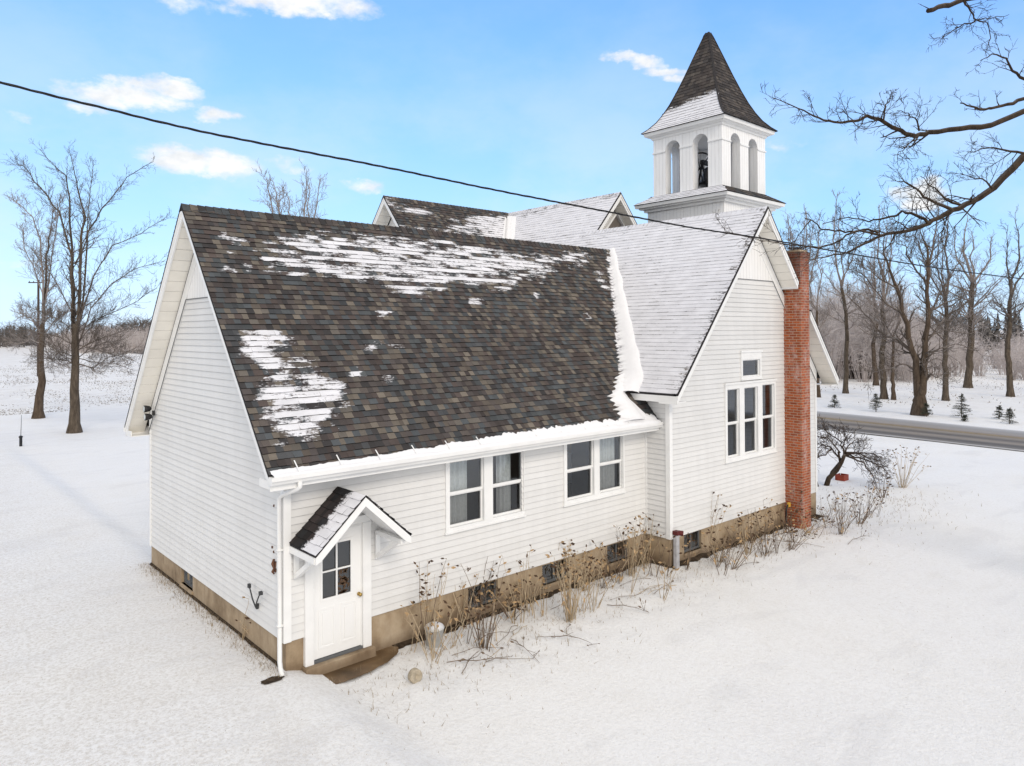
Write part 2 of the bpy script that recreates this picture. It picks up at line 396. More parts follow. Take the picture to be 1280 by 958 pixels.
TY=lambda y0: (lambda u,z,o: (u,y0-o,z))
TX=lambda x0: (lambda u,z,o: (x0-o,u,z))
def plate(mb, T, u0,u1,z0,z1, holes, o0, o1):
    """flat board with rectangular holes: front face at offset o1, edges back to o0"""
    us=sorted({u0,u1}|{h[0] for h in holes}|{h[1] for h in holes}); zs=sorted({z0,z1}|{h[2] for h in holes}|{h[3] for h in holes})
    def hole(u,z): return any(h[0]<u<h[1] and h[2]<z<h[3] for h in holes)
    for a,b in zip(us,us[1:]):
        for c,d in zip(zs,zs[1:]):
            if not hole((a+b)/2,(c+d)/2): mb.face([T(a,c,o1),T(b,c,o1),T(b,d,o1),T(a,d,o1)])
    for (a,b,c,d) in [(u0,u1,z0,z1)]+list(holes):
        for p,q in (((a,c),(b,c)),((b,c),(b,d)),((b,d),(a,d)),((a,d),(a,c))):
            mb.face([T(p[0],p[1],o0),T(q[0],q[1],o0),T(q[0],q[1],o1),T(p[0],p[1],o1)])
def siding(T, ul, ur, z0, z1, holes=(), e=.118, kinks=()):
    mb=MB(); k=0
    while z0+k*e<z1-1e-4:
        zb=z0+k*e; zt=min(zb+e,z1); k+=1
        cuts=sorted({zb,zt}|{c for h in holes for c in h[2:4] if zb<c<zt}|{c for c in kinks if zb<c<zt})
        for a,b in zip(cuts,cuts[1:]):
            iv=[((ul(a),ul(b)),(ur(a),ur(b)))]
            for h in sorted(holes):
                if h[2]<=a+1e-6 and h[3]>=b-1e-6:
                    nv=[]
                    for l,r in iv:
                        if max(l)<h[0] and min(r)>h[1]: nv+=[(l,(h[0],h[0])),((h[1],h[1]),r)]
                        else: nv.append((l,r))
                    iv=nv
            of=lambda z: .003+.017*(1-(z-zb)/e)
            for l,r in iv:
                if r[0]-l[0]<.002 and r[1]-l[1]<.002: continue
                mb.face([T(l[0],a,of(a)),T(r[0],a,of(a)),T(r[1],b,of(b)),T(l[1],b,of(b))])
                if abs(a-zb)<1e-6: mb.face([T(l[0],a,.0),T(r[0],a,.0),T(r[0],a,of(a)),T(l[0],a,of(a))])
    return mb
TH=.24; FR=.34
# --- window openings (u0,u1,z0,z1)
WA1=(3.02,4.94,1.10,2.39); WA2=(6.07,8.02,1.10,2.41)
DOOR=(.30,1.47,-.45,1.60)
WD=(11.09,13.56,1.46,3.36); WDs=(11.84,12.83,3.47,4.15)
inset=lambda r,k: (r[0]+k,r[1]-k,r[2]+k,r[3]-k)
c0=lambda v:(lambda z:v)
# gable end of the annex
zk=zA(0)-TH-FR
gl=lambda z: 0 if z<=zk else (RA[0]-(RA[1]-TH-FR-z)/mA)
gr=lambda z: W if z<=zk else (RA[0]+(RA[1]-TH-FR-z)/mA)
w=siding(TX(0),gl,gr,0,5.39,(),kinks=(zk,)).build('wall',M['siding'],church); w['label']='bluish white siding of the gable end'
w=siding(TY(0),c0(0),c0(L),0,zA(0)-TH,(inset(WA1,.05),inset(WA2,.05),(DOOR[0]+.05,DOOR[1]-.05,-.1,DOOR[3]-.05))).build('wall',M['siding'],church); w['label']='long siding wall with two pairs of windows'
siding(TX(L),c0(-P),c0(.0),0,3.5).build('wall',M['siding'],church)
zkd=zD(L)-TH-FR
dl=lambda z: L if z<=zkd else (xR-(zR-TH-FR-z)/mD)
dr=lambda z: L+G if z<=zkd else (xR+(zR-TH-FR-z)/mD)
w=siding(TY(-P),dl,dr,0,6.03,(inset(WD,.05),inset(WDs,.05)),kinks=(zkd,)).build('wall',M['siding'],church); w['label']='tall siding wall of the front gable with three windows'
# plain outer walls on the sides the photograph does not show
mb=MB(); mb.face([(0,W,0),(L,W,0),(L,W,3.0),(0,W,3.0)])
mb.face([(L+G,-P,0),(L+G,5.1,0),(L+G,5.1,3.6),(L+G,-P,3.6)])
mb.face([(8.56,5.0,0),(8.56,15.2,0),(8.56,15.2,3.4),(8.56,10.1,8.95),(8.56,5.0,3.4)])
mb.face([(8.56,15.2,0),(18.6,15.2,0),(18.6,15.2,3.2),(13.56,15.2,9.0),(8.56,15.2,3.2)])
mb.face([(18.6,5.1,0),(18.6,15.2,0),(18.6,15.2,3.4),(18.6,5.1,3.4)])
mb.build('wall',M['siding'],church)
# small upper gable (C) with louvre opening
cy=5.1
mb=MB()
zc=lambda x: CZ-1.15*abs(x-CX)-TH
mb.face([(8.9,cy,3.0),(18.3,cy,3.0),(18.3,cy,zc(18.3)),(CX,cy,zc(CX)),(8.9,cy,zc(8.9))])
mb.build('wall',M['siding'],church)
mb=MB()
for k in range(24):
    z=7.5+k*.118; h=(zc(CX)-z)/1.15
    if h>.05: mb.prism([(CX-h,cy-.003,z),(CX+h,cy-.003,z),(CX+h,cy-.02,z)],(0,0,.012))
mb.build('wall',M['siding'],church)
mb=MB()
t=(13.62,8.95); hl=1.15*.72
vb=8.0
def tri(x,zt,half,zb,y): return [(x-half,y,zb),(x+half,y,zb),(x,y,zt)]
a=tri(14.0,9.02-.25,.58,7.95,cy-.025); 
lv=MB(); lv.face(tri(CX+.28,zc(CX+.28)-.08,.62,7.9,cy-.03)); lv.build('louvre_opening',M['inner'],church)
fr=MB()
apx=(CX+.28,cy-.05,zc(CX+.28)-.02)
fr.bar((CX+.28-.72,cy-.05,7.85),apx,.06,.12,(0,1,0)); fr.bar((CX+.28+.72,cy-.05,7.85),(apx[0],apx[1]-.01,apx[2]),.06,.12,(0,1,0))
fr.build('louvre_frame',M['trim'],church)

# floor, inner lining behind the windows
mb=MB(); mb.box(.05,L,.05,W-.05,-.02,.02); mb.box(L+.05,L+G-.05,-P+.05,5,-.03,.015); mb.build('floor',M['floor'],church)
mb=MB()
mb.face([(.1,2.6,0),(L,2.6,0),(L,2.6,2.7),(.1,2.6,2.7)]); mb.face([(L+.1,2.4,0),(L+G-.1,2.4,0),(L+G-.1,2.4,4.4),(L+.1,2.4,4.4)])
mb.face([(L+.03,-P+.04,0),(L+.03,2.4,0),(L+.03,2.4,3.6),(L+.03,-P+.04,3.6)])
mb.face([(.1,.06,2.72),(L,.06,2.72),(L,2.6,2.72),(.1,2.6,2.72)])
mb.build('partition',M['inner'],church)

# foundation
BW=[(3.55,4.28,-.44,-.035),(5.47,6.24,-.44,-.035),(7.47,8.21,-.44,-.035)]; BWD=[(9.38,10.08,-.45,-.02)]; BWG=[(4.20,4.88,-.33,.0-.02)]
mb=MB()
plate(mb,TX(.012),.016,W-.012,-1.0,0,BWG,-.12,0)
plate(mb,TY(.012),.016,L+.008,-1.0,0,BW+[(DOOR[0]+.03,DOOR[1]-.03,-.455,-.001)],-.12,0)
plate(mb,TX(L+.012),-P+.016,.008,-1.0,0,[],-.12,0)
plate(mb,TY(-P+.012),L+.016,L+G-.016,-1.0,0,BWD,-.12,0)
mb.face([(L+G-.012,-P+.012,-1),(L+G-.012,5,-1),(L+G-.012,5,0),(L+G-.012,-P+.012,0)]); mb.face([(.012,W-.012,-1),(L,W-.012,-1),(L,W-.012,0),(.012,W-.012,0)])
mb.face([(8.56,5,-1),(8.56,15.2,-1),(8.56,15.2,0),(8.56,5,0)]); mb.face([(18.6,5,-1),(18.6,15.2,-1),(18.6,15.2,0),(18.6,5,0)]); mb.face([(8.56,15.2,-1),(18.6,15.2,-1),(18.6,15.2,0),(8.56,15.2,0)])
mb.build('foundation',M['concrete'],church)
mb=MB()   # basement lintel of the long wall sill
def basement(T,r):
    f=MB(); mid=(r[0]+r[1])/2
    plate(f,T,r[0],r[1],r[2],r[3],[(r[0]+.045,mid-.02,r[2]+.05,r[3]-.03),(mid+.02,r[1]-.045,r[2]+.05,r[3]-.03)],-.10,-.055)
    o=f.build('basement_window',M['bracket'],church)
    g=MB(); g.face([T(r[0]+.04,r[2]+.04,-.08),T(r[1]-.04,r[2]+.04,-.08),T(r[1]-.04,r[3]-.02,-.08),T(r[0]+.04,r[3]-.02,-.08)]); g.build('pane',M['glass'],o)
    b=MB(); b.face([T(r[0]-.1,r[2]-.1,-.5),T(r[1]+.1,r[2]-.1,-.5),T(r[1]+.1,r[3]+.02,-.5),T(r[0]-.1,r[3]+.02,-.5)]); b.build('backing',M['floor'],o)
    s=MB(); plate(s,T,r[0]-.02,r[1]+.02,r[2]-.06,r[2],[],-.05,.03); s.build('sill',M['concrete'],o)
for r in BW: basement(TY(.012),r)
for r in BWD: basement(TY(-P+.012),r)
for r in BWG: basement(TX(.012),r)

# trim boards: corner boards, friezes, collars
for parts in (((TX(0),0,.085,zA(0)-TH-.3,.034),(TY(0),-.034,.085,zA(0)-TH-.2,.034)),((TX(0),W-.085,W,zA(0)-TH-.3,.03),),((TY(-P),L-.032,L+.08,zD(L)-TH,.034),(TX(L),-P,-P+.08,3.5,.032)),((TX(L),-.06,.0,3.0,.028),),((TY(-P),L+G-.09,L+G,zD(L+G)-TH,.03),)):
    mb=MB()
    for T,a_,b_,zt_x,o in parts: plate(mb,T,a_,b_,-.005,zt_x,[],0,o)
    mb.build('corner_board',M['trim'],church)
def frieze(T, uc, zt, m, half, zc_):
    mb=MB()
    for s in (-1,1):
        a=uc; b=uc+s*half
        top=zt-TH; 
        q=[(a,top),(b,top-m*half),(b,top-m*half-FR),(a,top-FR)]
        f=[T(u,z,.032) for u,z in q]; g=[T(u,z,0) for u,z in q]
        mb.face(f)
        mb.face([f[2],f[3],g[3],g[2]]); mb.face([f[1],f[2],g[2],g[1]])
    return mb
frieze(TX(0),RA[0],RA[1],mA,RA[0],5.39).build('frieze_board',M['trim'],church)
frieze(TY(-P),xR,zR,mD,G/2,6.03).build('frieze_board',M['trim'],church)
def panel(T,uc,zt,m,zb):
    mb=MB(); h=(zt-TH-FR-zb)/m
    mb.face([T(uc-h,zb,.020),T(uc+h,zb,.020),T(uc,zt-TH-FR,.020)]); mb.face([T(uc-h,zb,0),T(uc+h,zb,0),T(uc+h,zb,.020),T(uc-h,zb,.020)])
    return mb
panel(TX(0),RA[0],RA[1],mA,5.39).build('gable_panel',M['board'],church)
panel(TY(-P),xR,zR,mD,6.03).build('gable_panel',M['board'],church)
# dark joint between siding and trim (a J-channel)
def channel(T,uc,zt,m,zb,half):
    mb=MB(); h=(zt-TH-FR-zb)/m
    a=[T(uc-h,zb,.024),T(uc+h,zb,.024)]
    mb.bar(a[0],a[1],.012,.014)
    for s in (-1,1):
        mb.bar(T(uc+s*h,zb,.033),T(uc+s*half,zt-TH-FR-m*half,.033),.012,.012)
    return mb
channel(TX(0),RA[0],RA[1],mA,5.39,RA[0]).build('siding_channel',M['bracket'],church)
channel(TY(-P),xR,zR,mD,6.03,G/2).build('siding_channel',M['bracket'],church)

# ------------------------------------------------------------------ roofs
PAL=[tuple((k*.62+sum(q)/3*.38)*1.38 for k in q) for q in [(.060,.046,.042),(.074,.052,.045),(.046,.050,.055),(.058,.066,.070),(.095,.073,.055),(.135,.108,.078),(.040,.036,.036),(.070,.056,.052),(.052,.040,.037),(.085,.066,.056),(.056,.058,.062),(.062,.072,.080),(.105,.088,.070)]]
def shingles(mb, O, U, S, N, length, ulo, uhi, snow, rng, e=.122, pal=PAL, flat=False, tw=(.085,.165), streak=.0, fill=.45):
    O=Vector(O);U=Vector(U);S=Vector(S).normalized();N=Vector(N).normalized()
    n=int(math.ceil(length/e)); prev=None
    for k in range(n):
        s0=k*e; s1=min(length,s0+e)
        lo=min(ulo(s0),ulo(s1)); hi=max(uhi(s0),uhi(s1))
        u=lo-rng.random()*.3; col=None
        while u<hi:
            w=rng.uniform(*tw); a,b=u,u+w; u=b
            q=[]
            for s,x in ((s0,a),(s0,b),(s1,b),(s1,a)): q.append(min(max(x,ulo(s)),uhi(s)))
            if q[1]-q[0]<.004 and q[2]-q[3]<.004: continue
            t=.013 if flat or rng.random()<.5 else .019
            drop=0 if flat else rng.uniform(-.006,.006)
            c=rng.choice(pal); f=rng.uniform(.85,1.2); c=(c[0]*f,c[1]*f,c[2]*f)
            pts=[O+U*q[0]+S*(s0-drop)+N*t, O+U*q[1]+S*(s0-drop)+N*t, O+U*q[2]+S*s1+N*.003, O+U*q[3]+S*s1+N*.003]
            mid0=(pts[0]+pts[3])/2; mid1=(pts[1]+pts[2])/2
            sn=[max(0,min(1,(lambda v:v+(streak*mn.noise(Vector((p.x*1.1,p.y*.2,k*7.31)))+streak*.7*mn.noise(Vector((p.x*3.7,p.y,k*3.7))) if .2<v<.97 else 0))(snow(p)))) for p in pts]
            mb.face(pts,c,sn)
            base=[O+U*q[0]+S*(s0-drop)-N*.004, O+U*q[1]+S*(s0-drop)-N*.004]
            sf=(sn[0]*.8 if rng.random()<fill and sn[0]>.5 else 0); mb.face([base[0],base[1],pts[1],pts[0]],(.010,.009,.009),[sf]*4)
def inpoly(x,y,p):
    r=False; n=len(p); j=n-1
    for i in range(n):
        if (p[i][1]>y)!=(p[j][1]>y) and x<(p[j][0]-p[i][0])*(y-p[i][1])/(p[j][1]-p[i][1])+p[i][0]: r=not r
        j=i
    return r
def pdist(x,y,p):
    d=1e9; n=len(p)
    for i in range(n):
        ax,ay=p[i]; bx,by=p[(i+1)%n]; dx,dy=bx-ax,by-ay; t=max(0,min(1,((x-ax)*dx+(y-ay)*dy)/(dx*dx+dy*dy+1e-9)))
        d=min(d,math.hypot(x-ax-t*dx,(y-ay-t*dy)*1.3))
    return d
SP1=[(1.18,6.53),(2.21,6.76),(2.96,6.78),(3.73,6.75),(5.52,6.8),(6.48,6.78),(7.45,6.68),(8.89,6.69),(10.38,6.94),(10.52,6.8),(9.53,6.54),(8.62,6.38),(8.26,6.14),(7.13,5.94),(6.76,5.8),(5.75,5.76),(4.89,5.84),(4.35,5.67),(3.82,5.48),(2.98,5.71),(2.5,5.85),(1.79,5.82),(1.32,5.88),(.87,5.93),(.65,6.16)]
SP2=[(.02,4.61),(.39,4.67),(.55,4.53),(.33,4.34),(.32,4.14),(.89,4.15),(.9,3.99),(1.13,3.85),(1.07,3.62),(.78,3.55),(.7,3.38),(.55,3.21),(0,3.15),(0,3.32),(.02,3.55),(0,3.73),(.09,3.9),(.12,4.21),(-.04,4.45)]
SPOT=[(2.88,5.12,.22),(2.37,4.47,.40),(2.16,4.42,.2),(1.67,4.01,.13),(2.27,3.9,.13),(1.21,3.48,.1),(.75,3.18,.2),(.33,6.45,.1),(.18,6.54,.07),(.51,6.4,.09),(.03,5.87,.12),(.69,6.19,.12),(.66,6.27,.14),(.15,6.17,.08),(.42,5.95,.1),(5.4,5.38,.2),(8.77,5.1,.1),(10.44,6.32,.25),(10.27,6.08,.25),(10.28,5.89,.2),(7.37,5.58,.1)]
def snowA(p):
    x,z=p.x,p.z; v=0
    for poly,core in ((SP1,.52),(SP2,.66)):
        d=pdist(x,z,poly)
        v=max(v,core-.08+min(.20,d*.8) if inpoly(x,z,poly) else core-.10-d*1.5)
    for a,b,r in SPOT:
        d=math.hypot((x-a)/r,(z-b)/.075); v=max(v,.75-.4*d)
    xv=xE+(z-zE)/mD if z>zE else L
    v=max(v,.9-max(0,xv-.12-x)*4.0) if z>2.95 else v
    if z<2.86: v=max(v,.25+.42*sm(.2,6,x)-max(0,z-2.70)*7)
    if z<zE-.02 and x>8.15: v=max(v*(1-sm(8.25,8.6,x)*.8),0)
    return max(0,min(1,v))
roof=None
# annex roof, slope towards the camera
Ssl=Vector((0,1,mA)).normalized(); Nsl=Vector((0,-mA,1)).normalized(); LA=math.hypot(RA[0]+OA,RA[1]-EA)
valley=lambda s: (xE+((EA+s*Ssl.z)-zE)/mD if EA+s*Ssl.z>zE else L-.003)
mb=MB(); shingles(mb,(0,-OA,EA),(1,0,0),Ssl,Nsl,LA,c0(-.43),valley,snowA,random.Random(3),streak=.62,fill=.35)
roofA=mb.build('roof',M['shingle'],church); roofA['label']='brown and slate shingle slope with streaks of snow'
# annex roof back slope
mb=MB(); shingles(mb,(0,2*RA[0]+OA,EA),(1,0,0),(0,-1,mA),(0,mA,1),LA,c0(-.43),lambda s: valley(s),lambda p:.55,random.Random(4),tw=(.4,.9))
mb.build('roof',M['shingle'],church)
mb=MB()   # deck under the shingles
for s in (-1,1):
    e=RA[0]+s*(RA[0]+OA)
    q=[(-.405,e,EA-.012),(8.5,e,EA-.012),(11.75,RA[0],RA[1]-.012),(-.405,RA[0],RA[1]-.012)]
    mb.prism(q,(0,0,-.03))
mb.build('roof_deck',M['edge'],roofA)
mb=MB(); x=-.43   # ridge cap
rr=random.Random(8)
while x<11.7:
    x1=min(x+.145,11.72); c=rr.choice(PAL); c=tuple(k*.9 for k in c)
    for s in (-1,1):
        mb.face([(x,RA[0],RA[1]+.030),(x1,RA[0],RA[1]+.018),(x1,RA[0]+s*.13,RA[1]+.016-.13*mA),(x,RA[0]+s*.13,RA[1]+.028-.13*mA)],c,[0]*4)
    mb.face([(x,RA[0]-.13,RA[1]+.028-.13*mA),(x,RA[0],RA[1]+.03),(x,RA[0]+.13,RA[1]+.028-.13*mA)],(.012,.011,.011),[0]*3)
    x=x1
mb.build('ridge_cap',M['shingle'],roofA)
def rake(parent, T, uc, zt, m, o_out, half_a, half_b, side, cut=()):
    """fascia, soffit and shingle edge of one rake; side -1 / +1, half range a..b from the ridge"""
    spans=[]; a=half_a
    for c in cut: spans.append((a,c[0])); a=c[1]
    spans.append((a,half_b))
    for a,b in spans:
        f=MB(); e=MB(); so=MB()
        ua,ub=uc+side*a,uc+side*b; za,zb=zt-m*a,zt-m*b
        f.hexa([T(ua,za-.235,o_out-.03),T(ub,zb-.235,o_out-.03),T(ub,zb-.235,o_out),T(ua,za-.235,o_out),T(ua,za-.045,o_out-.03),T(ub,zb-.045,o_out-.03),T(ub,zb-.045,o_out),T(ua,za-.045,o_out)])
        f.hexa([T(ua,za-.13,o_out),T(ub,zb-.13,o_out),T(ub,zb-.13,o_out+.018),T(ua,za-.13,o_out+.018),T(ua,za-.047,o_out),T(ub,zb-.047,o_out),T(ub,zb-.047,o_out+.018),T(ua,za-.047,o_out+.018)])
        e.hexa([T(ua,za-.044,o_out-.1),T(ub,zb-.044,o_out-.1),T(ub,zb-.044,o_out+.024),T(ua,za-.044,o_out+.024),T(ua,za-.005,o_out-.1),T(ub,zb-.005,o_out-.1),T(ub,zb-.005,o_out+.024),T(ua,za-.005,o_out+.024)])
        n=max(1,int((b-a)/.165)); 
        for k in range(n):
            p,q=a+(b-a)*k/n,a+(b-a)*(k+1)/n-.010
            so.hexa([T(uc+side*p,zt-m*p-.205,.03),T(uc+side*q,zt-m*q-.205,.03),T(uc+side*q,zt-m*q-.205,o_out-.032),T(uc+side*p,zt-m*p-.205,o_out-.032),
                     T(uc+side*p,zt-m*p-.195,.03),T(uc+side*q,zt-m*q-.195,.03),T(uc+side*q,zt-m*q-.195,o_out-.032),T(uc+side*p,zt-m*p-.195,o_out-.032)])
        if 0: so.hexa([T(ua,za-.19,.0),T(ub,zb-.19,.0),T(ub,zb-.19,o_out-.032),T(ua,za-.19,o_out-.032),T(ua,za-.175,.0),T(ub,zb-.175,.0),T(ub,zb-.175,o_out-.032),T(ua,za-.175,o_out-.032)])
        # closed ends
        f.hexa([T(ub-side*.02,zb+m*.02-.235,0),T(ub,zb-.235,0),T(ub,zb-.235,o_out-.031),T(ub-side*.02,zb+m*.02-.235,o_out-.031),T(ub-side*.02,zb+m*.02-.05,0),T(ub,zb-.05,0),T(ub,zb-.05,o_out-.031),T(ub-side*.02,zb+m*.02-.05,o_out-.031)])
        f.build('fascia',M['trim'],parent); e.build('roof_edge',M['edge'],parent); so.build('soffit',M['soffit'],parent)
for s in (-1,1): rake(roofA,TX(0),RA[0],RA[1],mA,.409,0,RA[0]+OA,s)
# eave boxes of the annex
for ya,yb,yc,yd,zt2 in ((-.405,-.01,-.405,-.38,2.63),(W+.01,W+.405,W+.38,W+.405,2.60)):
    mb=MB(); mb.box(-.405,L-.004,ya,yb,2.44,2.455); mb.box(-.405,L-.004,yc,yd,2.4551,zt2); mb.box(-.405,-.38,min(ya,yc)+(.026 if ya<0 else 0),max(yb,yd)-(.026 if ya>0 else 0),2.4552,2.56)
    mb.build('eave_box',M['trim'],roofA)
# gutter with hangers and downspout
def gutter(y0,s,x0,x1,name):
    mb=MB(); prof=[(0,2.635),(0,2.515),(.07,2.515),(.09,2.55),(.118,2.575),(.125,2.64),(.113,2.64),(.106,2.585),(.08,2.56),(.06,2.53),(.012,2.53),(.012,2.635)]
    mb.prism([(x0,y0+s*a,z) for a,z in prof],(x1-x0,0,0))
    mb.box(x0-.004,x0+.001,min(y0,y0+s*.118),max(y0,y0+s*.118),2.52,2.635); mb.box(x1-.001,x1+.004,min(y0,y0+s*.118),max(y0,y0+s*.118),2.52,2.635)
    return mb.build(name,M['trim'],church)
gut=gutter(-.41,-1,-.43,L-.03,'gutter'); gut['label']='white gutter along the front eave with snow heaped in it'
gutter(W+.41,1,-.43,8.4,'gutter')
for k in range(13):
    mb=MB(); x=.0+k*.70
    mb.bar((x,-.53,2.645),(x+.01,-.30,2.76+.05),.018,.006); mb.bar((x,-.528,2.60),(x,-.528,2.69),.016,.012); mb.build('gutter_strap',M['trim'],gut)
mb=MB()
pth=[Vector(q) for q in ((.02,-.47,2.53),(.02,-.47,2.44),(-.0,-.42,2.40),(-.055,-.06,2.27),(-.075,.03,2.20),(-.075,.03,-.28),(-.085,-.02,-.36),(-.12,-.16,-.42))]
mb.tube(pth,[.036]*8,8)
for z in (.25,1.4): mb.box(-.12,-.02,-.012,.072,z,z+.03)
mb.build('downspout',M['trim'],church,True)

# --- sanctuary wing (D) and nave (C): one long slope facing left
SD=Vector((1,0,mD)).normalized(); ND=Vector((-mD,0,1)).normalized()
def snowD(p):
    v=.92
    edge=p.y-yF
    if edge<.12: v=.62
    if p.z>CZ-.25 and p.x<13.6 and p.y>5: v=.75
    return v+.12*mn.noise(Vector((p.x*.8,p.y*.6,p.z)))
LD=math.hypot(CX-xE,CZ-zE)
zs=lambda s: zE+s*SD.z
def dlo(s): return yF if zs(s)<zR-.001 else CY
def dhi(s): return 10.1-max(0,(CZ-zs(s)))/1.15
sR=(zR-zE)/SD.z
mb=MB(); shingles(mb,(xE,0,zE),(0,1,0),SD,ND,sR-.001,lambda s:yF,dhi,snowD,random.Random(5),tw=(.22,.36),streak=.10,fill=.9,flat=True)
roofD=mb.build('roof',M['shingle'],church); roofD['label']='steep snow dusted slope beside the annex roof'
mb=MB(); shingles(mb,(xE+sR*SD.x,0,zR),(0,1,0),SD,ND,LD-sR,lambda s:CY,lambda s:10.1-max(0,(CZ-zR-s*SD.z))/1.15,snowD,random.Random(6),tw=(.22,.36),streak=.10,fill=.9,flat=True)
roofC=mb.build('roof',M['shingle'],church); roofC['label']='upper snow dusted slope of the nave behind'
mb=MB()   # decks and the slopes on the far side
def slab(q): mb.prism(q,(0,0,-.04))
slab([(xE,yF+.02,zE-.012),(xR,yF+.02,zR-.012),(xR,6,zR-.012),(xE,6,zE-.012)])
xc0,xc1=14.03,14.63
ye=yF+.02
slab([(xR,ye,zR-.012),(xc0,ye,zD(xc0)-.012),(xc0,5,zD(xc0)-.012),(xR,5,zR-.012)])
slab([(xc0,-P,zD(xc0)-.012),(xc1,-P,zD(xc1)-.012),(xc1,5,zD(xc1)-.012),(xc0,5,zD(xc0)-.012)])
slab([(xc1,ye,zD(xc1)-.012),(16.32,ye,zD(16.32)-.012),(16.32,5,zD(16.32)-.012),(xc1,5,zD(xc1)-.012)])
slab([(CX,CY+.02,CZ-.012),(18.68,CY+.02,3.33),(18.68,15.6,3.33),(CX,15.6,CZ-.012)])
slab([(xR,CY+.02,zR-.02),(CX,CY+.02,CZ-.012),(CX,15.6,CZ-.012),(xR,15.6,zR-.02)])
mb.build('roof_deck',M['edge'],roofD)
rake(roofD,TY(-P),xR,zR,mD,-P-yF,0,16.32-xR,1,cut=((xc0-.08-xR,xc1-xR),))
rake(roofD,TY(-P),xR,zR,mD,-P-yF,0,xR-xE,-1)
rake(roofC,TY(5.1),CX,CZ,1.15,5.1-CY,0,2.2,1); rake(roofC,TY(5.1),CX,CZ,1.15,5.1-CY,0,1.24,-1)
mb=MB(); mb.box(xE+.026,L-.005,yF+.03,-.02,zE-.2,zE-.185); mb.box(xE+.002,xE+.0255,yF+.03,.12,zE-.2,zE-.035); mb.build('eave_box',M['trim'],roofD)
mb=MB(); mb.box(L+G+.01,16.31,yF+.03,3,zE-.22,zE-.2); mb.build('eave_box',M['trim'],roofD)
mb=MB(); y=yF; rr=random.Random(9)
while y<5.0:
    y1=y+.145
    for s in (-1,1): mb.face([(xR,y,zR+.03),(xR,y1,zR+.018),(xR+s*.13,y1,zR+.016-.13*mD),(xR+s*.13,y,zR+.028-.13*mD)],(.05,.045,.045),[.8]*4)
    y=y1
mb.build('ridge_cap',M['shingle'],roofD)
y=CY; mb=MB()
while y<10.1:
    y1=y+.145
    for s in (-1,1): mb.face([(CX,y,CZ+.03),(CX,y1,CZ+.018),(CX+s*.13,y1,CZ+.016-.13*1.15),(CX+s*.13,y,CZ+.028-.13*1.15)],(.05,.045,.045),[.7]*4)
    y=y1
mb.build('ridge_cap',M['shingle'],roofC)
# --- rear cross wing (B) roof
SB=Vector((0,1,1.15)).normalized(); NB=Vector((0,-1.15,1)).normalized(); yB0=10.1-(CZ-zE)/1.15
def snowB(p):
    v=sm(9.5,13.2,p.x+(CZ-p.z)*.9)*.95-.1
    if p.z>CZ-.28: v-=.5
    d=math.hypot((p.x-8.95)/.75,(p.z-8.78)/.14); v=max(v,.9-.45*d)
    d=math.hypot((p.x-8.0)/.28,(p.z-9.0)/.16); v=max(v,.85-.4*d)
    if p.z<8.2: v=max(v,.5)
    return max(0,min(1,v))
LB=math.hypot(10.1-yB0,CZ-zE)
mb=MB(); shingles(mb,(0,yB0,zE),(1,0,0),SB,NB,LB,c0(8.02),lambda s: xE+(s*SB.z)/mD,snowB,random.Random(12),streak=.5,fill=.5)
roofB=mb.build('roof',M['shingle'],church); roofB['label']='dark slope of the rear wing seen over the annex ridge'
mb=MB()
for s in (-1,1):
    mb.prism([(8.05,10.1+s*5.1,zE-.03),(8.6,10.1+s*5.1,zE-.03),(CX,10.1,CZ-.012),(8.05,10.1,CZ-.012)],(0,0,-.04))
mb.build('roof_deck',M['edge'],roofB)
mb=MB(); x=8.02
while x<13.5:
    x1=x+.145; c=rr.choice(PAL)
    for s in (-1,1): mb.face([(x,10.1,CZ+.03),(x1,10.1,CZ+.018),(x1,10.1+s*.13,CZ+.016-.15),(x,10.1+s*.13,CZ+.028-.15)],c,[0]*4)
    x=x1
mb.build('ridge_cap',M['shingle'],roofB)
for s in (-1,1): rake(roofB,TX(8.56),10.1,CZ,1.15,.52,0,5.1,s)

# --- snow heaps: valley, eave
def snow_strip(rows, name, parent):
    mb=MB(); n=len(rows[0]); v=[]; k=0
    for r in rows: mb.v.extend([tuple(p) for p in r])
    for i in range(len(rows)-1):
        for j in range(n-1):
            mb.f.append((i*n+j,i*n+j+1,(i+1)*n+j+1,(i+1)*n+j)); mb.c.append(None); mb.s.append(None)
    return mb.build(name,M['snow'],parent,True)
rows=[]; K=150
for i in range(K+1):
    t=i/K; z=7.16+(3.30-7.16)*t; y=(z-EA)/mA-OA; xv=xE+(z-zE)/mD
    wD=(.16+.40*t)*(1-.45*sm(.9,1,t))*(1+.2*mn.noise(Vector((z*3,1,0)))); w0=(.07+.16*t+.25*sm(.85,1,t)); wA=max(.03,w0*(1+.9*mn.noise(Vector((z*9,5,0)))+.45*sin(z*2*pi/.0922))); h=.05+.09*t
    row=[]
    p0=Vector((xv-w0*.7,y,z))+Nsl*.004; pA=Vector((xv-wA,y,z))-Nsl*.010; pD=Vector((xv,y-wD,z))-ND*.012; av=(Nsl+ND).normalized()
    for q in (0,.06,.15,.27,.4,.53,.66,.78,.88,.95,1):
        pe=pA.lerp(p0.lerp(pD,q),min(1,q/.2)) if q<.2 else p0.lerp(pD,q)
        row.append(pe+av*((.018+.42*h)*(max(0,4*q*(1-q)))**.6+.008*mn.noise(Vector((q*6,z*5,2)))*(1 if 0<q<1 else 0)))
    rows.append(row)
snow_strip(rows,'valley_snow',roofA)
rows=[]
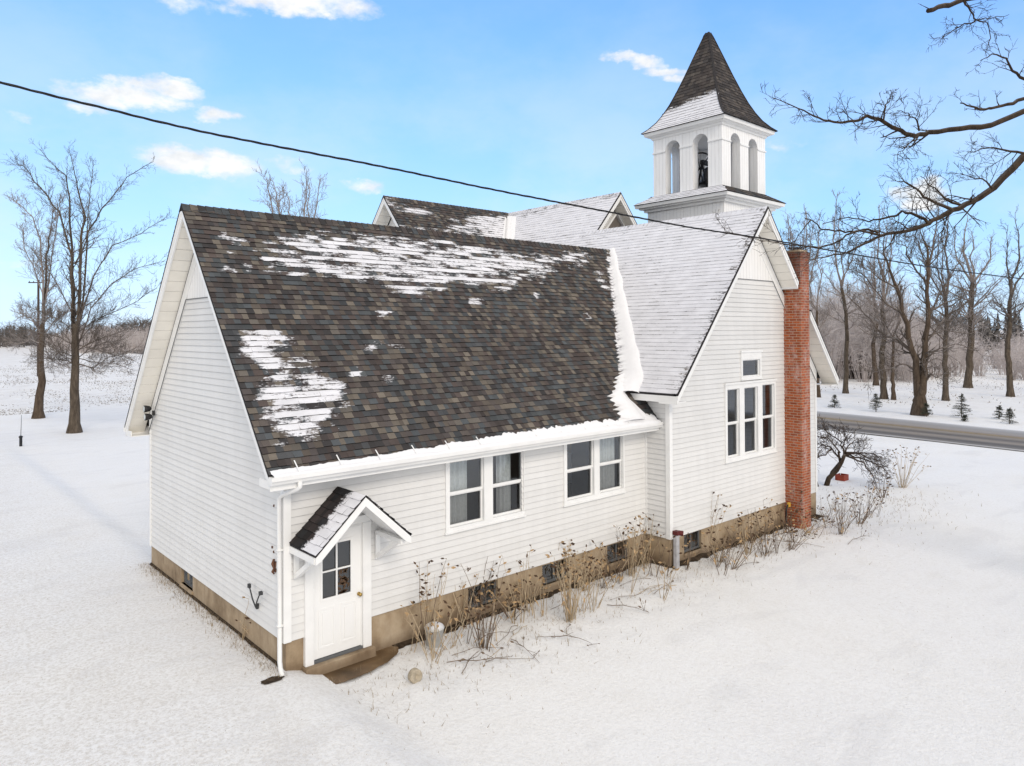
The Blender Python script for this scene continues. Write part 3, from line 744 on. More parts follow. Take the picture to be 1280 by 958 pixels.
for i in range(31):
    t=i/30; y=9.9-4.3*t; z=CZ-(10.1-y)*1.15; xv=xE+(z-zE)/mD; row=[]
    for q in (-1,-.5,0,.5,1):
        hh=.12*(1-q*q)
        if q<0: p=Vector((xv+q*.2,y,z))+NB*(hh if q>-1 else -.012)
        else: p=Vector((xv,y+q*.0-q*.5,z))+ND*(hh if q<1 else -.012)
        row.append(p)
    rows.append(row)
snow_strip(rows,'valley_snow',roofB)
rows=[]
for i in range(301):
    x=-.40+i*(8.72+.40)/300; a=.25+.75*sm(.3,5.5,x); n=mn.noise(Vector((x*2.2,0,4)))+.6*mn.noise(Vector((x*7,3,1)))
    h=(.004+.036*a)*(1+.6*n); back=.03+.11*a*(1+.35*n+.3*mn.noise(Vector((x*14,8,2))))+.30*sm(7.7,8.1,x)*sm(8.5,8.3,x)
    row=[Vector((x,-.535+.0,2.628)),Vector((x,-.528,2.645+h*.5)),Vector((x,-.49,2.655+h*.95)),Vector((x,-.42,2.665+h)),]
    for t,k in ((.3,.9),(.65,.55)):
        y=-.41+back*t; row.append(Vector((x,y,EA+mA*(y+OA)))+Nsl*(.016+h*k))
    y=-.41+back; row.append(Vector((x,y,EA+mA*(y+OA)))-Nsl*.004)
    rows.append(row)
snow_strip(rows,'eave_snow',roofA)
# fan of drifted snow where valley meets the eave
rows=[]
for i in range(25):
    t=i/24; z=2.70+.95*t; y=(z-EA)/mA-OA; row=[]
    xr=8.60-.33*(1-t)*.3-.13*sm(.5,1,t) if z<zE else xE+(z-zE)/mD
    xr=8.40-.13*sm(2.7,3.3,z) if z<zE else xE+(z-zE)/mD+.02
    xl=xr-(.85-.45*t)*(1+.25*mn.noise(Vector((z*8,2,2)))+.18*sin(z*2*pi/.0922))
    for q in (0,.15,.4,.7,.9,1):
        x=xl+(xr-xl)*q; hh=.10*(4*q*(1-q))**.7+.0
        row.append(Vector((x,y,z))+Nsl*(hh+.004 if 0<q<1 else -.006))
    rows.append(row)
snow_strip(rows,'valley_snow',roofA)

# ------------------------------------------------------------------ windows
def window(T, r, sashes, label, curtains=(), o=.042):
    sashes=[(a-.022,b_+.022,c-.022,d+.012,e) for a,b_,c,d,e in sashes]
    root=MB(); plate(root,T,r[0],r[1],r[2],r[3],[(s[0],s[1],s[2],s[3]) for s in sashes],-.10,o)
    wobj=root.build('window',M['trim'],church); wobj['label']=label
    hd=MB(); plate(hd,T,r[0]-.03,r[1]+.03,r[3],r[3]+.05,[],0,o+.025); hd.build('head_trim',M['trim'],wobj); hd=MB(); plate(hd,T,r[0]-.025,r[1]+.025,r[2]-.03,r[2],[],0,o+.02); hd.build('sill',M['trim'],wobj)
    for s in sashes:
        mid=s[4]; b=.026; m=MB()
        if mid:
            plate(m,T,s[0],s[1],mid-.025,s[3],[(s[0]+b,s[1]-b,mid+.025,s[3]-b)],-.05,-.005)
            plate(m,T,s[0],s[1],s[2],mid-.026,[(s[0]+b,s[1]-b,s[2]+b+.01,mid-.05)],-.08,-.03)
            m.build('sash',M['trim'],wobj)
            g=MB(); g.face([T(s[0]+.02,mid,-.03),T(s[1]-.02,mid,-.03),T(s[1]-.02,s[3]-.02,-.03),T(s[0]+.02,s[3]-.02,-.03)]); g.build('pane',M['glass'],wobj)
            g=MB(); g.face([T(s[0]+.02,s[2]+.02,-.055),T(s[1]-.02,s[2]+.02,-.055),T(s[1]-.02,mid-.03,-.055),T(s[0]+.02,mid-.03,-.055)]); g.build('pane',M['screen'],wobj)
        else:
            plate(m,T,s[0],s[1],s[2],s[3],[(s[0]+b,s[1]-b,s[2]+b,s[3]-b)],-.05,-.005); m.build('sash',M['trim'],wobj)
            g=MB(); g.face([T(s[0]+.02,s[2]+.02,-.03),T(s[1]-.02,s[2]+.02,-.03),T(s[1]-.02,s[3]-.02,-.03),T(s[0]+.02,s[3]-.02,-.03)]); g.build('pane',M['glass'],wobj)
    for a,b in curtains:
        m=MB(); n=int((b-a)/.012)
        for k in range(n):
            u0=a+(b-a)*k/n; u1=a+(b-a)*(k+1)/n
            w0=.13+.022*sin(u0*62)+.01*sin(u0*23+1); w1=.13+.022*sin(u1*62)+.01*sin(u1*23+1)
            m.face([T(u0,r[2]-.1,-w0),T(u1,r[2]-.1,-w1),T(u1,r[3]+.05,-w1),T(u0,r[3]+.05,-w0)])
        m.build('curtain',M['curtain'],wobj,True)
window(TY(0),WA1,[(3.13,3.89,1.19,2.37,1.78),(4.15,4.91,1.20,2.37,1.78)],'pair of sash windows near the door canopy, half drawn curtains',((3.05,3.62),(4.38,4.72)))
window(TY(0),WA2,[(6.18,6.98,1.20,2.38,1.79),(7.20,7.96,1.20,2.38,1.80)],'pair of sash windows beside the wing, right one curtained',((7.15,7.86),))
window(TY(-P),WD,[(11.20,11.72,1.57,3.24,2.40),(11.99,12.61,1.57,3.24,2.41),(12.88,13.47,1.57,3.27,2.42)],'group of three tall narrow sash windows',((12.9,13.15),))
window(TY(-P),WDs,[(11.93,12.74,3.55,3.95,None)],'small square window above the three tall ones')

# ------------------------------------------------------------------ door, canopy, step
dr=MB(); hole=(.60,1.12,.50,1.36)
plate(dr,TY(0),.45,1.31,-.405,1.57,[hole],-.03,.012)
door=dr.build('door',M['door'],church); door['label']='white panelled door with four small panes'
m=MB(); plate(m,TY(0),hole[0]-.03,hole[1]+.03,hole[2]-.03,hole[3]+.03,[(hole[0]+.01,.848,hole[2]+.01,.918),(.872,hole[1]-.01,hole[2]+.01,.918),(hole[0]+.01,.848,.942,hole[3]-.01),(.872,hole[1]-.01,.942,hole[3]-.01)],.0,.022); m.build('muntin',M['door'],door)
m=MB(); m.face([(hole[0]-.005,.008,hole[2]-.005),(hole[1]+.005,.008,hole[2]-.005),(hole[1]+.005,.008,hole[3]+.005),(hole[0]-.005,.008,hole[3]+.005)]); m.build('pane',M['doorglass'],door)
m=MB()
for a,b in ((.54,.83),(.93,1.22)):
    for (c,d) in ((-.27,.36),):
        plate(m,TY(0),a,b,c,d,[(a+.03,b-.03,c+.03,d-.03)],.01,.019)
        plate(m,TY(0),a+.065,b-.065,c+.065,d-.065,[],.01,.021)
m.build('door_panel',M['door'],door)
m=MB(); m.lathe([(.012,-.0),(.03,-.0),(.03,-.012),(.012,-.015),(.012,-.04),(.027,-.05),(.032,-.065),(.025,-.08),(.005,-.085)],(1.255,-.012,.44),14,'y'); m.build('knob',M['brass'],door,True)
m=MB(); rr=random.Random(5)
for k in range(26):
    a=rr.uniform(0,2*pi); rad=rr.uniform(.02,.17); c=Vector((.98+cos(a)*rad*.7,.001,.70+sin(a)*rad*1.1)); t=rr.uniform(0,pi); l=rr.uniform(.035,.07)
    d=Vector((cos(t),0,sin(t)))*l; n=Vector((-sin(t),0,cos(t)))*l*.35
    m.face([c-d,c+n,c+d,c-n])
m.build('leaf_shapes',M['pod'],door)  # dark leaf shapes set in the door pane
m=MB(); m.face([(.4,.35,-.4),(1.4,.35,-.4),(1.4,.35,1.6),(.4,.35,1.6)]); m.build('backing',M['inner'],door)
m=MB()
for a,b in ((.30,.445),(1.315,1.47)): m.box(a,b,-.062,.03,-.455,1.60)
m.box(.30,1.47,-.06,.03,1.602,1.72); m.box(.446,.466,-.02,.03,-.44,1.60); m.box(1.294,1.314,-.02,.03,-.44,1.60)
fro=m.build('door_frame',M['trim'],door,False,.006)
m=MB(); m.box(.45,1.31,-.05,.03,-.455,-.415); m.build('threshold',M['bracket'],door)
m=MB(); m.box(.27,1.50,-.15,.01,-.80,-.458); m.build('doorstep',M['concrete'],church,False,.015)
cx,hw,zt,ze,yf=.88,.82,2.25,1.50,-.90
mc=(zt-ze)/hw
def snowC(p):
    v=.15+1.05*sm(-.25,-.72,p.y)
    if p.y>-.33: v=0
    return v-.15
mb=MB(); ln=math.hypot(hw,zt-ze)
shingles(mb,(cx-hw,0,ze),(0,1,0),(1,0,mc),(-mc,0,1),ln,c0(yf),c0(-.02),snowC,random.Random(7),e=.142,pal=[(.030,.027,.027),(.036,.031,.030),(.026,.026,.028),(.046,.037,.036)])
shingles(mb,(cx+hw,0,ze),(0,-1,0),(-1,0,mc),(mc,0,1),ln,c0(.02),c0(-yf),lambda p:0.6,random.Random(7),e=.142)
can=mb.build('door_canopy',M['shingle'],church); can['label']='small gabled canopy over the door, half covered in snow'
m=MB()
for s in (-1,1):
    a=(cx,zt-.008); b=(cx+s*hw,ze-.008)
    m.prism([(a[0],yf+.012,a[1]),(b[0],yf+.012,b[1]),(b[0],yf+.012,b[1]-.022),(a[0],yf+.012,a[1]-.022)],(0,-yf-.03,0))
m.build('roof_deck',M['edge'],can)
m=MB()
for s in (-1,1):
    m.prism([(cx,yf+.035,zt-.032),(cx+s*(hw-.0),yf+.035,ze-.032),(cx+s*(hw-.0),yf+.035,ze-.135),(cx+s*(hw-.09),yf+.035,ze-.09),(cx,yf+.035,zt-.165)],(0,-.03,0))
    m.box(cx+s*hw-.015,cx+s*hw+.015,yf+.04,-.02,ze-.13,ze-.034)
m.build('fascia',M['trim'],can)
m=MB()
for s in (-1,1):
    m.prism([(cx,yf+.04,zt-.06),(cx+s*(hw-.02),yf+.04,ze-.06),(cx+s*(hw-.02),yf+.04,ze-.075),(cx,yf+.04,zt-.075)],(0,-yf-.045,0))
m.build('soffit',M['trim'],can)
for s in (-1,1):
    m=MB(); x=cx+s*(hw-.10)
    m.box(x-.04,x+.04,-.06,-.025,.95,1.42); m.box(x-.04,x+.04,yf+.10,-.06,1.36,1.43); m.bar((x,-.08,1.0),(x,yf+.20,1.40),.07,.075,(1,0,0)); m.build('bracket',M['trim'],can)

# ------------------------------------------------------------------ chimney
m=MB(); m.box(14.08,14.57,-1.18,-P+.01,-.9,6.70); m.box(14.065,14.585,-1.195,-P+.012,6.70,6.84)
ch=m.build('chimney',M['brick'],church); ch['label']='red brick chimney with pale stains against the gable wall'
m=MB(); m.box(14.11,14.54,-1.15,-.72,6.838,6.90); m.build('chimney_cap',M['concrete'],ch)
m=MB(); rr=random.Random(2)
for k in range(60):
    c=Vector((14.33,-.95,6.92)); a=rr.uniform(0,2*pi); d=Vector((cos(a),sin(a),rr.uniform(-.1,.5)))*rr.uniform(.1,.38); o=Vector((rr.uniform(-.2,.2),rr.uniform(-.2,.2),rr.uniform(-.02,.06)))
    m.tube([c+o,c+o+d*.5+Vector((0,0,.03)),c+o+d],[.008,.006,.003],3)
tw=m.build('twig_nest',M['limb']); tag(tw,'tangle of twigs lodged on top of the brick chimney','nest')

# ------------------------------------------------------------------ bell tower
tx,ty=17.2,3.65
def sq(mb,h,z0,z1,h1=None):
    h1=h if h1 is None else h1
    mb.hexa([(tx-h,ty-h,z0),(tx+h,ty-h,z0),(tx+h,ty+h,z0),(tx-h,ty+h,z0),(tx-h1,ty-h1,z1),(tx+h1,ty-h1,z1),(tx+h1,ty+h1,z1),(tx-h1,ty+h1,z1)])
m=MB(); sq(m,1.51,-.7,8.97); tower=m.build('bell_tower',M['board'],church); tower['label']='square bell tower with arched openings and a shingled spire'
m=MB(); sq(m,1.60,8.84,8.93); sq(m,1.72,8.931,8.985); sq(m,1.82,8.986,9.085,1.835); m.build('cornice',M['trim'],tower)
def pyr(mb, prof, snow, rng, e=.142, tw=(.14,.32), pal=PAL):
    """four-sided roof following a profile of (half width, z)"""
    seg=[0]; 
    for a,b in zip(prof,prof[1:]): seg.append(seg[-1]+math.hypot(a[0]-b[0],a[1]-b[1]))
    def at_(s):
        s=max(0,min(seg[-1],s))
        for i in range(len(prof)-1):
            if s<=seg[i+1]+1e-9:
                t=(s-seg[i])/(seg[i+1]-seg[i]); return (prof[i][0]+(prof[i+1][0]-prof[i][0])*t, prof[i][1]+(prof[i+1][1]-prof[i][1])*t)
        return prof[-1]
    n=int(math.ceil(seg[-1]/e))
    for f in range(4):
        c,s_=[(0,-1),(1,0),(0,1),(-1,0)][f]
        def pos(w,h,z,o): # outward normal (c,s_)
            return Vector((tx+c*(h+o)-s_*w, ty+s_*(h+o)+c*w, z+o*.4))
        for k in range(n):
            h0,z0=at_(k*e); h1,z1=at_((k+1)*e)
            w=-h0-rng.random()*.2
            while w<h0:
                a=w; b=w+rng.uniform(*tw); w=b
                qa,qb=max(a,-h0),min(b,h0); ra,rb=max(a,-h1),min(b,h1)
                if qb-qa<.004: continue
                rb=max(rb,ra) if ra<=h1 else ra
                ra=min(ra,h1); rb=max(rb,-h1); 
                t=rng.choice((.011,.016))
                pts=[pos(qa,h0,z0,t),pos(qb,h0,z0,t),pos(rb,h1,z1,.003),pos(ra,h1,z1,.003)]
                q=rng.choice(pal); g=rng.uniform(.85,1.25)
                mb.face(pts,tuple(x*g for x in q),[snow(p,f) for p in pts])
                mb.face([pos(qa,h0,z0,-.004),pos(qb,h0,z0,-.004),pts[1],pts[0]],(.012,.011,.011),[0]*4)
def snow_skirt(p,f): return .85 if f==3 else (.1 if f==0 else .5)
m=MB(); pyr(m,[(1.86,9.10),(1.34,9.42)],snow_skirt,random.Random(3)); m.build('skirt_roof',M['shingle'],tower)
m=MB(); sq(m,1.84,9.086,9.10); sq(m,1.85,9.101,9.108); sq(m,1.3,9.11,9.40); m.build('skirt_deck',M['edge'],tower)
# belfry walls with two arches per face
bh,z0b,zsp,zt_,cA,rA,dth=1.36,9.38,10.93,11.44,.55,.29,.30
def bel_face(mb, T, half):
    ws=sorted({-half,half,-cA-rA,-cA+rA,cA-rA,cA+rA}|{s*cA+rA*cos(pi*k/14) for s in (-1,1) for k in range(15)})
    def bot(w):
        for s in (-1,1):
            d=w-s*cA
            if abs(d)<=rA+1e-9: return zsp+sqrt(max(0,rA*rA-d*d))
        return zsp
    for a,b in zip(ws,ws[1:]):
        if b-a<1e-6: continue
        za,zb=bot(a),bot(b); mid=(a+b)/2
        inside=any(abs(mid-s*cA)<rA for s in (-1,1))
        if not inside: za=zb=z0b
        for o in (0,-dth): mb.face([T(a,za,o),T(b,zb,o),T(b,zt_,o),T(a,zt_,o)])
        if inside: mb.face([T(a,za,0),T(b,zb,0),T(b,zb,-dth),T(a,za,-dth)])
    for s in (-1,1):
        for w in (s*cA-rA,s*cA+rA): mb.face([T(w,z0b,0),T(w,z0b,-dth),T(w,zsp,-dth),T(w,zsp,0)])
FACES=[(lambda w,z,o:(tx+w,ty-bh-o,z)),(lambda w,z,o:(tx+w,ty+bh+o,z)),(lambda w,z,o:(tx-bh-o,ty+w,z)),(lambda w,z,o:(tx+bh+o,ty+w,z))]
m=MB()
for i,T in enumerate(FACES): bel_face(m,T,bh)
bf=m.build('belfry',M['board'],tower)
for T in FACES:
    for a,b in ((-bh-.0,-cA-rA),(-cA+rA,cA-rA),(cA+rA,bh)):
        m=MB(); plate(m,T,a-(.028 if a<-1 else -.0),b+(.028 if b>1 else 0),zsp-.05,zsp+.0,[],0,.03); m.build('impost',M['trim'],tower)
m=MB(); sq(m,1.05,9.40,9.46); m.build('belfry_floor',M['bracket'],tower)
m=MB(); sq(m,1.02,11.40,11.44); m.build('belfry_ceiling',M['board'],tower)
m=MB(); sq(m,1.40,11.20+.17,11.44,1.42); sq(m,1.46,11.441,11.49,1.52); sq(m,1.58,11.491,11.60,1.61); m.build('cornice',M['trim'],tower)
def snow_spire(p,f):
    v=0
    if f==3:
        u=(p.y-ty)
        v=1.05-max(0,(p.z-12.30-.15*(-u)))*2.2
        if u>.75: v-=(u-.75)*.25
        if p.z<12.2: v=.95
    if f==0 and p.z<11.68: v=.35
    return max(0,min(1,v))
prof=[(1.66,11.605),(1.50,11.74),(1.30,11.97),(1.13,12.25),(.97,12.58),(.80,13.0),(.60,13.55),(.38,14.2),(.13,14.93),(.06,15.10)]
PT=[tuple((c*.6+sum(q)/3*.4)*1.02 for c in q) for q in [(.075,.058,.05),(.09,.07,.058),(.06,.05,.046),(.11,.088,.07),(.07,.06,.056),(.05,.042,.04)]]
m=MB(); pyr(m,prof,snow_spire,random.Random(13),e=.13,tw=(.11,.24),pal=PT); m.build('spire_roof',M['shingle'],tower)
m=MB(); sq(m,1.655,11.601,11.606); 
for (a,b) in zip(prof,prof[1:]): sq(m,a[0]-.02,a[1]+.002,b[1]+.001,b[0]-.02)
sq(m,.16,14.86,14.98,.13); sq(m,.13,14.99,15.10,.08); m.build('spire_deck',M['edge'],tower)
for sx in (-1,1):
    for sy in (-1,1):
        mm=MB()
        for (a,b) in zip(prof,prof[1:]): mm.bar((tx+sx*(a[0]+.0),ty+sy*(a[0]),a[1]+.012),(tx+sx*b[0],ty+sy*b[0],b[1]+.012),.07,.02,(sx*.5,sy*.5,.7))
        mm.build('hip_cap',M['edge'],tower)
# the bell
bell=empty('church_bell',(tx,ty,9.46),'dark cast bell on a yoke with a spoked wheel inside the belfry','bell')
bc=(tx,ty-.1,9.62)
m=MB(); m.lathe([(.46,0),(.45,.05),(.38,.16),(.31,.34),(.27,.52),(.20,.60),(.06,.64)],(tx,ty-.1,9.78),24); m.build('bell_body',M['bell'],bell,True)
m=MB(); m.bar((tx-.62,ty-.1,10.48),(tx+.62,ty-.1,10.48),.12,.14); m.build('yoke',M['iron'],bell)
m=MB()
for s in (-1,1):
    for d in (-.22,.22): m.bar((tx+s*.58,ty-.1+d,9.46),(tx+s*.58,ty-.1,10.45),.05,.05,(1,0,0))
    m.bar((tx+s*.58,ty-.45,9.50),(tx+s*.58,ty+.25,9.50),.06,.06)
m.build('bell_frame',M['iron'],bell)
m=MB(); wc=Vector((tx-.72,ty-.1,10.25)); ring=[wc+Vector((0,cos(2*pi*k/28)*.52,sin(2*pi*k/28)*.52)) for k in range(29)]
m.tube(ring,[.028]*29,6)
for k in range(6): m.bar(wc,wc+Vector((0,cos(pi*k/3+.3)*.52,sin(pi*k/3+.3)*.52)),.03,.03,(1,0,0))
m.build('bell_wheel',M['iron'],bell)

# ------------------------------------------------------------------ fittings fixed to the walls
fl=MB(); fl.box(-.06,-.034,6.50,6.62,2.92,3.02); fo=fl.build('floodlight',M['iron'],church)
for dz,dy in ((.10,.03),(-.07,-.03)):
    m=MB(); c=Vector((-.17,6.56+dy,2.97+dz)); m.lathe([(.03,.09),(.06,.05),(.075,-.02),(.078,-.06)],c,14,'x'); h=m.build('lamp_head',M['iron'],fo,True)
    m=MB(); m.lathe([(.066,-.062),(.06,-.068),(.02,-.07)],c,14,'x'); m.build('lamp_lens',M['lens'],fo,True)
m=MB(); b0=Vector((-.06,.97,.28))
m.box(-.055,-.012,.95,.99,.25,.33)
m.tube([b0,Vector((-.09,1.02,.40)),Vector((-.10,1.10,.55)),Vector((-.10,1.12,.60))],[.012,.012,.011,.010],6); m.tube([b0,Vector((-.09,.86,.40)),Vector((-.11,.72,.54)),Vector((-.11,.66,.60))],[.012,.012,.011,.010],6)
m.box(-.125,-.085,1.09,1.15,.57,.63); m.box(-.135,-.085,.62,.68,.58,.63)
hk=m.build('cable_bracket',M['darkbracket'],church); hk['label']='dark forked bracket low on the gable wall'
m=MB(); m.tube([Vector((-.03,.33,1.20)),Vector((-.06,.32,1.13)),Vector((-.05,.29,1.07)),Vector((-.06,.32,1.01)),Vector((-.03,.33,.97))],[.018,.022,.014,.020,.012],6); m.box(-.03,-.012,.29,.35,1.0,1.16); m.build('wall_hook',M['rust'],church)
m=MB(); 
for z,y in ((2.02,.35),(1.36,.42),(1.30,.36)): m.box(-.03,-.015,y-.012,y+.012,z-.015,z+.02)
m.build('rusty_nail',M['rust'],church)

# ------------------------------------------------------------------ small things in the yard
vp=empty('vent_pipe',(8.93,-.78,-.68),'pale metal fill pipe with a dark red cap at the corner of the wing','pipe')
m=MB(); m.box(8.875,8.985,-.83,-.73,-.75,.10); m.build('post',M['pipe'],vp,False,.012)
m=MB(); m.box(8.86,9.0,-.86,-.72,.10,.19); m.tube([Vector((8.97,-.80,.14)),Vector((9.03,-.90,.13))],[.06,.06],10); m.build('cap',M['maroon'],vp,False,.01)
g=gpt(543,806)
bk=empty('bucket',(g.x,g.y,g.z),'white plastic bucket heaped with snow among the dry stalks','bucket')
m=MB(); m.lathe([(.13,0),(.165,.30),(.172,.30),(.172,.325),(.16,.33)],(g.x,g.y,g.z-.02),20); m.build('bucket_body',M['bucket'],bk,True)
m=MB(); m.lathe([(.158,0),(.15,.03),(.10,.055),(.02,.06)],(g.x,g.y,g.z+.30),20); m.build('snow_cap',M['snow'],bk,True)
g=gpt(519,852)
m=MB(); m.lathe([(.02,-.025),(.035,-.03),(.045,-.05),(.08,-.045),(.098,-.055),(.105,-.03),(.105,.05),(.09,.06)],(g.x,g.y,g.z+.085),20,'y'); o=m.build('paint_can',M['can'],None,True); tag(o,'small round tan can lying on the snow near the doorstep','can')
g=gpt(979,660)
m=MB(); b=Vector((13.80,-.86,g.z)); m.tube([b,b+Vector((0,0,.45)),b+Vector((.02,0,.55)),b+Vector((.08,.0,.62)),b+Vector((.15,0,.60))],[.028,.028,.024,.02,.016],6)
ck=empty('garden_hook',b,'black crook shaped iron stake with a yellow tag at the foot of the chimney','garden stake')
m.build('stake',M['iron'],ck,True); m=MB(); m.box(b.x+.10,b.x+.20,b.y-.03,b.y+.03,b.z+.56,b.z+.68); m.build('tag',M['yellow'],ck,False,.01)
g=gpt(1058,601)
m=MB(); c=Vector((g.x,g.y,g.z))
plate(m,lambda u,z,o:(c.x+u,c.y-o,c.z+z),-.19,.19,0,.20,[],-.02,.0); plate(m,lambda u,z,o:(c.x+u,c.y+.30-o,c.z+z),-.19,.19,0,.20,[],-.02,.0)
m.box(c.x-.19,c.x-.17,c.y+.021,c.y+.279,c.z,c.z+.20); m.box(c.x+.17,c.x+.19,c.y+.021,c.y+.279,c.z,c.z+.20); m.box(c.x-.169,c.x+.169,c.y+.021,c.y+.279,c.z,c.z+.14)
o=m.build('crate',M['red'],None); tag(o,'small orange red crate under the leaning shrub','crate')
g=gpt(26,558)
mk=empty('marker_post',g,'short dark marker post with a thin whip on the left lawn','marker post')
m=MB(); m.tube([g,g+Vector((0,0,.5))],[.065,.065],8); m.lathe([(.09,0),(.09,.05)],(g.x,g.y,g.z+.42),8); m.build('post',M['iron'],mk); m=MB(); m.tube([g+Vector((0,0,.5)),g+Vector((.03,0,1.5))],[.014,.008],4); m.build('whip',M['iron'],mk)
m=MB(); pts=[(.12,-.30),(.29,-.56),(.81,-.60),(1.25,-.56),(1.52,-.47),(1.74,-.36),(1.86,-.26),(1.95,-.10),(1.93,.01),(.10,.01)]

fpts=[]
for i,(x,y) in enumerate(pts):
    x2,y2=pts[(i+1)%len(pts)]
    for k in range(8):
        q=k/8; xx=x+(x2-x)*q; yy=y+(y2-y)*q; nz=.05*mn.noise(Vector((xx*5,yy*5,2)))+.025*mn.noise(Vector((xx*14,yy*14,4)))
        fpts.append((xx+(nz if yy<0 else 0),yy+(nz*1.3 if yy<0 else 0),-.606))
m.face(fpts) 
o=m.build('concrete_pad',M['wet']); tag(o,'wet brown concrete pad in front of the door',None,None,'structure')
# bare soil along the foundation and a muddy patch at the downspout
def soil_strip(p0,p1,w,nrm,rng):
    mb=MB(); p0=Vector(p0);p1=Vector(p1);n=Vector(nrm); K=int((p1-p0).length/.07)
    pw=None
    for k in range(K+1):
        q=p0.lerp(p1,k/K); ww=w*(.5+.9*abs(mn.noise(Vector((q.x*2.1,q.y*2.1,1))))+.3*rng.random()); z=gz(q.x,q.y)+.012
        a=(q.x,q.y,z+.03); b=(q.x+n.x*ww,q.y+n.y*ww,gz(q.x+n.x*ww,q.y+n.y*ww)+.006)
        if pw: mb.face([pw[0],a,b,pw[1]])
        pw=(a,b)
    return mb
mb=MB()
for args in (((1.9,.01,0),(L-.02,.01,0),.16,(0,-1,0)),((L,-P+.01,0),(14.05,-P+.01,0),.15,(0,-1,0)),((L+.01,0,0),(L+.01,-P,0),.10,(-1,0,0)),((.01,.15,0),(.01,W,0),.05,(-1,0,0)),((14.6,-P,0),(15.9,-P,0),.4,(0,-1,0))):
    s=soil_strip(*args,random.Random(1)); off=len(mb.v); mb.v+=s.v; mb.f+=[tuple(i+off for i in f) for f in s.f]; mb.c+=s.c; mb.s+=s.s
c=Vector((-.27,-.16,0)); ring=[]
for k in range(18):
    a=2*pi*k/18; r=(.9+.35*mn.noise(Vector((cos(a)*2,sin(a)*2,3)))); x=c.x+cos(a)*.20*r; y=c.y+sin(a)*.10*r; ring.append((x,y,gz(x,y)+.012))
mb.face(ring)
o=mb.build('soil',M['soil']); tag(o,'bare dark soil along the foundation',None,None,'structure')

# ------------------------------------------------------------------ dry plants
def plant(px,py,h,n,spread,kind,label,seed,lean=(0,0)):
    n=int(n*1.45)+1; spread*=1.6; g=gpt(px,py); rng=random.Random(seed)
    root=empty('dried_plant',g,label,'dried plant','dried plants along the church walls')
    st=MB(); pods=MB(); lv=MB(); dark=kind=='dark'
    for k in range(n):
        a=rng.uniform(0,2*pi); hh=h*rng.uniform(.55,1.1); sp=spread*rng.uniform(.3,1.1)
        b=g+Vector((cos(a),sin(a),0))*rng.uniform(0,.10)-Vector((0,0,.03))
        tip=b+Vector((cos(a)*sp+lean[0],sin(a)*sp+lean[1],hh))
        path=[b]; 
        for t in (.3,.6,.85,1): path.append(b.lerp(tip,t)+Vector((cos(a)*sp*.25*(t*t-t),sin(a)*sp*.25*(t*t-t),0))+Vector((rng.gauss(0,.012),rng.gauss(0,.012),0)))
        r=rng.uniform(.0055,.0095)
        st.tube(path,[r,r*.9,r*.7,r*.55,r*.35],3,False)
        for j in range(rng.randint(1,3) if kind!='grass' else 0):
            t=rng.choice((1.0,rng.uniform(.72,1.0),rng.uniform(.85,1))); p=b.lerp(tip,t); aa=rng.uniform(0,2*pi); d=Vector((cos(aa),sin(aa),rng.uniform(-.1,.9))).normalized(); l=rng.uniform(.06,.115)
            e=p+d*.05; st.tube([p,e],[.004,.003],3,False)
            target=pods if rng.random()<(.68 if dark else .5) else lv
            up=d.cross(Vector((rng.gauss(0,1),rng.gauss(0,1),1))).normalized(); w=l*.23
            q=up.cross(d)
            target.face([e,e+d*l*.5+up*w,e+d*l,e+d*l*.5-up*w]); target.face([e,e+d*l*.5+q*w,e+d*l,e+d*l*.5-q*w])
        for j in range(rng.randint(0,1)):
            t=rng.uniform(.15,.7); p=b.lerp(tip,t); aa=rng.uniform(0,2*pi); l=rng.uniform(.10,.26); d=Vector((cos(aa)*.7,sin(aa)*.7,-.5)); up=d.cross(Vector((0,0,1))).normalized()*.018
            lv.face([p,p+d*l*.5+up,p+d*l+Vector((0,0,-.02)),p+d*l*.5-up])
    st.build('stems',M['darkstalk' if dark else 'stalk'],root)
    if pods.f: pods.build('seed_pods',M['pod'],root)
    if lv.f: lv.build('dry_leaves',M['leaf'],root)
